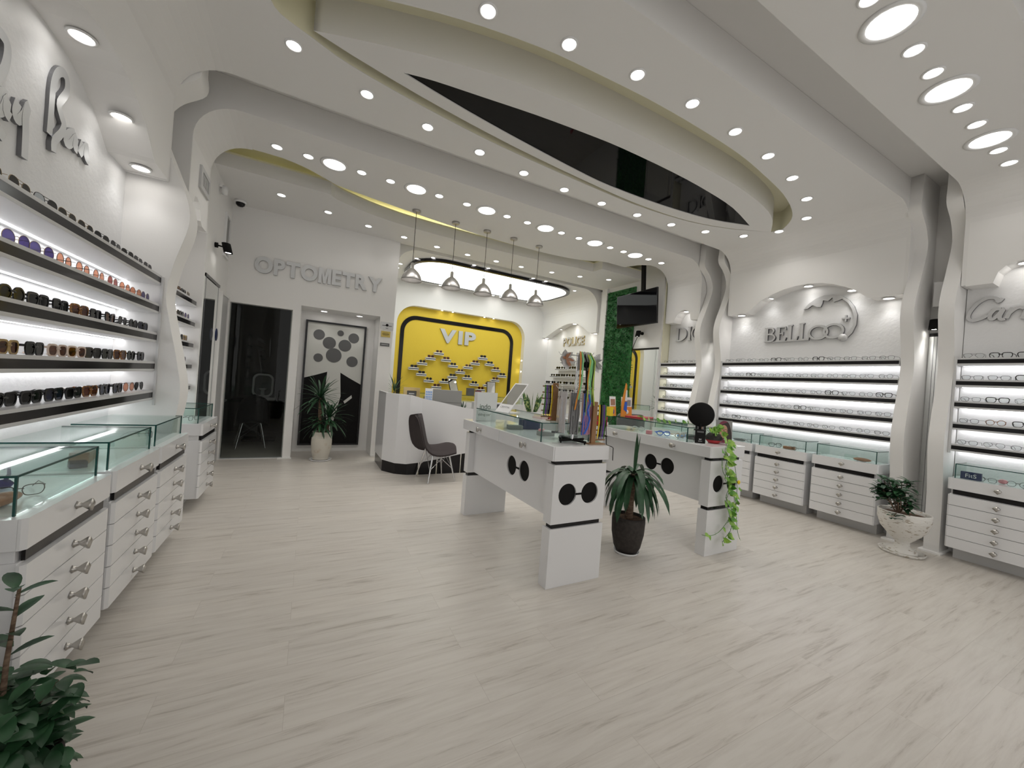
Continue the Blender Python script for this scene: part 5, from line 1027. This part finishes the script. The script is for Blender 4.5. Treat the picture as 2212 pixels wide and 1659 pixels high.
thing_box('glasses_case', 'mid_grey', (3.38, 2.50, Z2), (.075, .15, .045), 'grey glasses case inside the right table case', 'case', radians(40), bevel=.012); thing_box('carton', 'pink', (3.15, 2.86, Z2), (.05, .07, .035), 'small pink carton inside the right table case', 'box', radians(-60)); thing_box('carton', 'light_blue', (3.42, 2.68, Z2), (.05, .12, .02), 'light blue carton inside the right table case', 'box', radians(-70))
glasses('ow1', (3.25, 2.40, Z2 + .001), radians(30), 'wire eyeglasses lying inside the near end of the right table case', None)
# round black mirror, two advertising cards, pothos
t = root('round_mirror', 'round black disc mirror seen from behind on the right table', 'mirror', (*at(1512, 930, Z=ZT2)[:2], ZT2), radians(-50)); MB().lathe([(.0001, .010), (.096, .010), (.103, 0), (.096, -.008), (.0001, -.008)], n=40, fn=lambda a, b, c: (a, c, .135 + b)).build('disc', 'black_matte', t); MB().tube([(0, 0, 0), (0, 0, .06)], .012, 8).lathe([(.0001, 0), (.05, 0), (.045, .01), (.0001, .012)], n=20).build('stand', 'black_matte', t); MB().lathe([(.0001, .001), (.078, .001)], n=32, fn=lambda a, b, c: (a, .0105 + c, .135 + b)).build('mirror_glass', 'mirror', t)
t = root('advertising_card', 'tall narrow black advertising card at the right table corner', 'card', (*at(1512, 959, Z=Z2)[:2], Z2), radians(-38)); MB().box(-.045, .045, 0, .05, 0, .005).build('foot', 'white', t); b = MB().box(-.043, .043, 0, .006, 0, .225).build('card', 'black_matte', t, None, (radians(-5), 0, 0)); MB().box(-.028, .028, -.0012, -.0002, .10, .222).build('grey_print', 'mid_grey', b)
MB().prism([(-.010, .12), (.010, .12), (.014, .16), (.0, .185), (-.012, .16)], XZ, -.0024, -.0013).build('face_print', 'skin', b); M = local_text('av', .026, MB(), lambda u, v, w: (u, w, v + .035), -.001); local_text('eyewear', .010, M, lambda u, v, w: (u, w, v + .022), -.001); M.build('printed_text', 'white', b)
t = root('advertising_card', 'picture card of a dark haired person in glasses and a red headscarf', 'card', (*at(1563, 957, Z=Z2)[:2], Z2), radians(-38)); b = MB().box(-.072, .072, 0, .005, 0, .215).build('card', 'grey', t, None, (radians(-6), 0, 0))
MB().prism(smooth([(-.065, 0), (-.06, .08), (-.04, .17), (0, .205), (.04, .19), (.065, .10), (.07, 0)], 3), XZ, -.0012, -.0002).build('hair_print', 'hair', b); MB().prism(smooth([(-.062, .10), (-.05, .17), (-.01, .209), (.03, .20), (.0, .185), (-.03, .16), (-.045, .11)], 3), XZ, -.0020, -.0013).build('headscarf_print', 'maroon', b)
MB().prism(smooth([(-.035, .06), (-.04, .10), (-.03, .15), (0, .17), (.025, .15), (.03, .10), (.012, .055), (-.01, .045)], 3), XZ, -.0020, -.0013).build('face_print', 'skin', b); M = MB()
for s_ in (-.018, .014): M.tube([(s_ + .014 * cos(k * pi / 6), -.0026, .118 + .012 * sin(k * pi / 6)) for k in range(13)], .0012, 4, cap=False)
M.build('glasses_print', 'frame_black', b); MB().box(-.012, .01, -.0028, -.0021, .07, .075).build('mouth_print', 'red', b); MB().box(-.03, .07, -.0012, -.0002, -.0, .04).box(-.068, .068, -.0025, -.0021, .0, .03).build('clothes_print', 'maroon', b); MB().box(.0, .02, -.003, -.0026, .03, .05).build('text_print', 'white', b)
t = root('pothos_plant', 'trailing pothos vine in a painted pot hanging down the right table front', 'plant', (*at(1541, 957, Z=Z2)[:2], Z2)); MB().lathe([(.0001, 0), (.045, 0), (.068, .03), (.072, .06), (.05, .088), (.042, .092), (.04, .08)], n=24).build('pot', 'pot_dark', t); MB().lathe([(.046, .001), (.0695, .03), (.06, .031)], n=24).build('painted_band', 'red', t)
V = MB(); M = MB(); r_ = random.Random(12)
def vine(pts, m, step=1, sz=.045):
    pts = smooth(pts, 3); V.tube(pts, .0022, 5)
    for i in range(0, len(pts), step):
        a = r_.uniform(0, 6.28); p = Vector(pts[i]) + Vector((.012 * cos(a), -.006, .01)); M.leaf(p, (cos(a), -.55, sin(a) * .5 - .25), (0, -1, .4), sz * r_.uniform(.8, 1.25), sz * .85, .5, 6, 0, 'heart', .15)
O_ = Vector(t.location)
def rel(l, Y=2.06): return [tuple(at(x, y, Y=Y) - O_) for x, y in l]
vine([(0, -.02, .09), (.03, -.06, .08), (.03, -.11, .02)] + rel([(1566, 975), (1570, 1000), (1572, 1030), (1575, 1060), (1568, 1085), (1575, 1110), (1580, 1140), (1568, 1160), (1560, 1172)]), 0, 1, .062)
vine(rel([(1574, 985), (1566, 1015), (1578, 1045), (1568, 1075), (1580, 1100), (1572, 1130)], 2.055), 0, 1, .062)
vine(rel([(1562, 975), (1575, 1005), (1566, 1035), (1584, 1065), (1590, 1095)], 2.05), 0, 1, .055)
vine(rel([(1560, 990), (1562, 1020), (1580, 1050), (1586, 1085), (1575, 1120), (1552, 1150), (1530, 1158), (1516, 1155)]), 0, 2, .042)
vine(rel([(1580, 965), (1592, 1040), (1590, 1085), (1592, 1140), (1598, 1165)]), 0, 4, .035)
vine([(-.01, .03, .09), (-.06, .10, .15), (-.12, .2, .155), (-.15, .40, .15), (-.17, .62, .145), (-.18, .8, .145)], 0, 1, .05)
vine([(0, 0, .09), (.02, -.02, .15), (-.04, -.03, .14)], 0, 1, .05); vine([(0, 0, .09), (-.05, -.02, .13), (-.09, -.01, .13)], 0, 1, .05)
V.build('vines', 'leaf_mid', t); M.build('leaves', 'leaf_pothos', t)
fp = at(1593, 1041, Y=2.05) - O_; MB().lathe([(.0001, .0), (.012, .004), (.02, .014), (.010, .02), (.0001, .016)], n=10, fn=lambda a, b, c: (fp.x + a, fp.y - c, fp.z + b)).build('yellow_leaf', 'yellow', t)
# things in the wall cabinets' glass cases
def ell(name, m, c, r, lab, cat, rz=0):
    t = MB().lathe([(.0001 if abs(cos(a)) < 1e-3 else cos(a), sin(a)) for a in [(-pi / 2 + i * pi / 12) for i in range(13)]], n=24, fn=lambda x, y, z: (x * r[0], y * r[1], z * r[2] + r[2])).build(name, m, None, c, (0, 0, rz)); return tag(t, lab, cat)
ell('glasses_case', 'leather_brown', (-.93, 1.98, .791), (.035, .10, .024), 'long brown leather glasses case in the nearest left glass case', 'case', radians(-15))
t = root('swan_figurine', 'small glass swan figurine in the nearest left glass case', 'figurine', (-1.03, 2.25, .791)); MB().lathe([(.0001, 0), (.022, .006), (.03, .02), (.018, .034), (.0001, .038)], n=18).tube([(.0, .015, .03), (0, .035, .05), (0, .03, .08), (0, .012, .085), (0, .002, .075)], [.007, .006, .005, .005, .002], 8).build('figurine', 'lens_purple', t)
t = root('glasses_case', 'folded mauve leather glasses case in the middle left glass case', 'case', (-1.0, 2.78, .791), radians(10)); MB().prism([(-.09, 0), (.05, 0), (.14, .012), (.03, .05), (-.08, .055)], YZ, -.035, .035).build('case_body', 'leather_brown', t, bevel=.004)
thing_box('butterfly_ornament', 'lens_purple', (-.96, 2.62, .791), (.06, .05, .03), 'translucent violet ornament in the middle left glass case', 'ornament', .5)
for k_, (x, y, rz, lab) in enumerate(((-.93, 2.12, .6, 'wire eyeglasses beside the brown case, nearest left glass case'), (-.95, 3.55, 2.0, 'wire eyeglasses in the third left glass case'), (-.92, 4.55, 1.2, 'wire eyeglasses in the glass case past the left column'), (5.56, 2.90, -1.0, 'dark wire eyeglasses in the middle right glass case'), (5.53, 2.68, -2.0, 'wire eyeglasses beside the brown box, middle right case'), (5.58, 3.30, -1.2, 'wire eyeglasses in the leftmost right glass case'), (5.55, 1.08, -1.8, 'wire eyeglasses beside the blue box, right edge'), (5.54, .90, -1.2, 'wire eyeglasses by the pink case, right edge'))):
    glasses(['ow1', 'ow2', 'ow1', 'ok1', 'ow1', 'ow1', 'ow1', 'ow2'][k_], (x, y, .791 if x < 0 else .776), rz, lab, None)
ell('glasses_case', 'mid_grey', (5.58, 3.40, .776), (.045, .085, .018), 'dark oval glasses case in the leftmost right glass case', 'case', radians(8))
thing_box('glasses_case', 'leather_brown', (5.56, 2.73, .776), (.05, .13, .035), 'brown box shaped glasses case in the middle right glass case', 'case', 0, bevel=.008)
ell('glasses_case', 'leather_brown', (5.55, 1.98, .776), (.032, .08, .02), 'brown rounded glasses case in the glass case nearest the urn', 'case', radians(4)); thing_box('acrylic_block', 'glass', (5.60, 2.10, .776), (.05, .11, .05), 'clear block beside the brown case nearest the urn', 'block')
t = thing_box('brand_box', 'navy', (5.54, 1.17, .776), (.03, .13, .07), 'dark blue lettered box in the glass case at the right edge', 'box')
M = local_text('FitS', .05, MB(), lambda u, v, w: (w, -u, v + .018), -.0162); M.build('printed_text', 'white', t)
ell('glasses_case', 'pink', (5.64, 1.0, .776), (.03, .03, .02), 'small pink round case in the glass case at the right edge', 'case')

struct(MB().box(-1.0, 4.4, 6.10, 6.12, 3.725, 3.74).build('trim_20', 'led_cove'))
for n_, (x0, x1, y0, y1) in enumerate(((5.585, 5.60, 3.755, 3.778), (5.585, 5.60, 1.325, 1.343), (-.999, -.985, 3.715, 3.733), (5.585, 5.60, 4.93, 4.955))): struct(MB().box(x0, x1, y0, y1, 1.0, 1.94).build('trim_%d' % (21 + n_), 'shelf_white'))
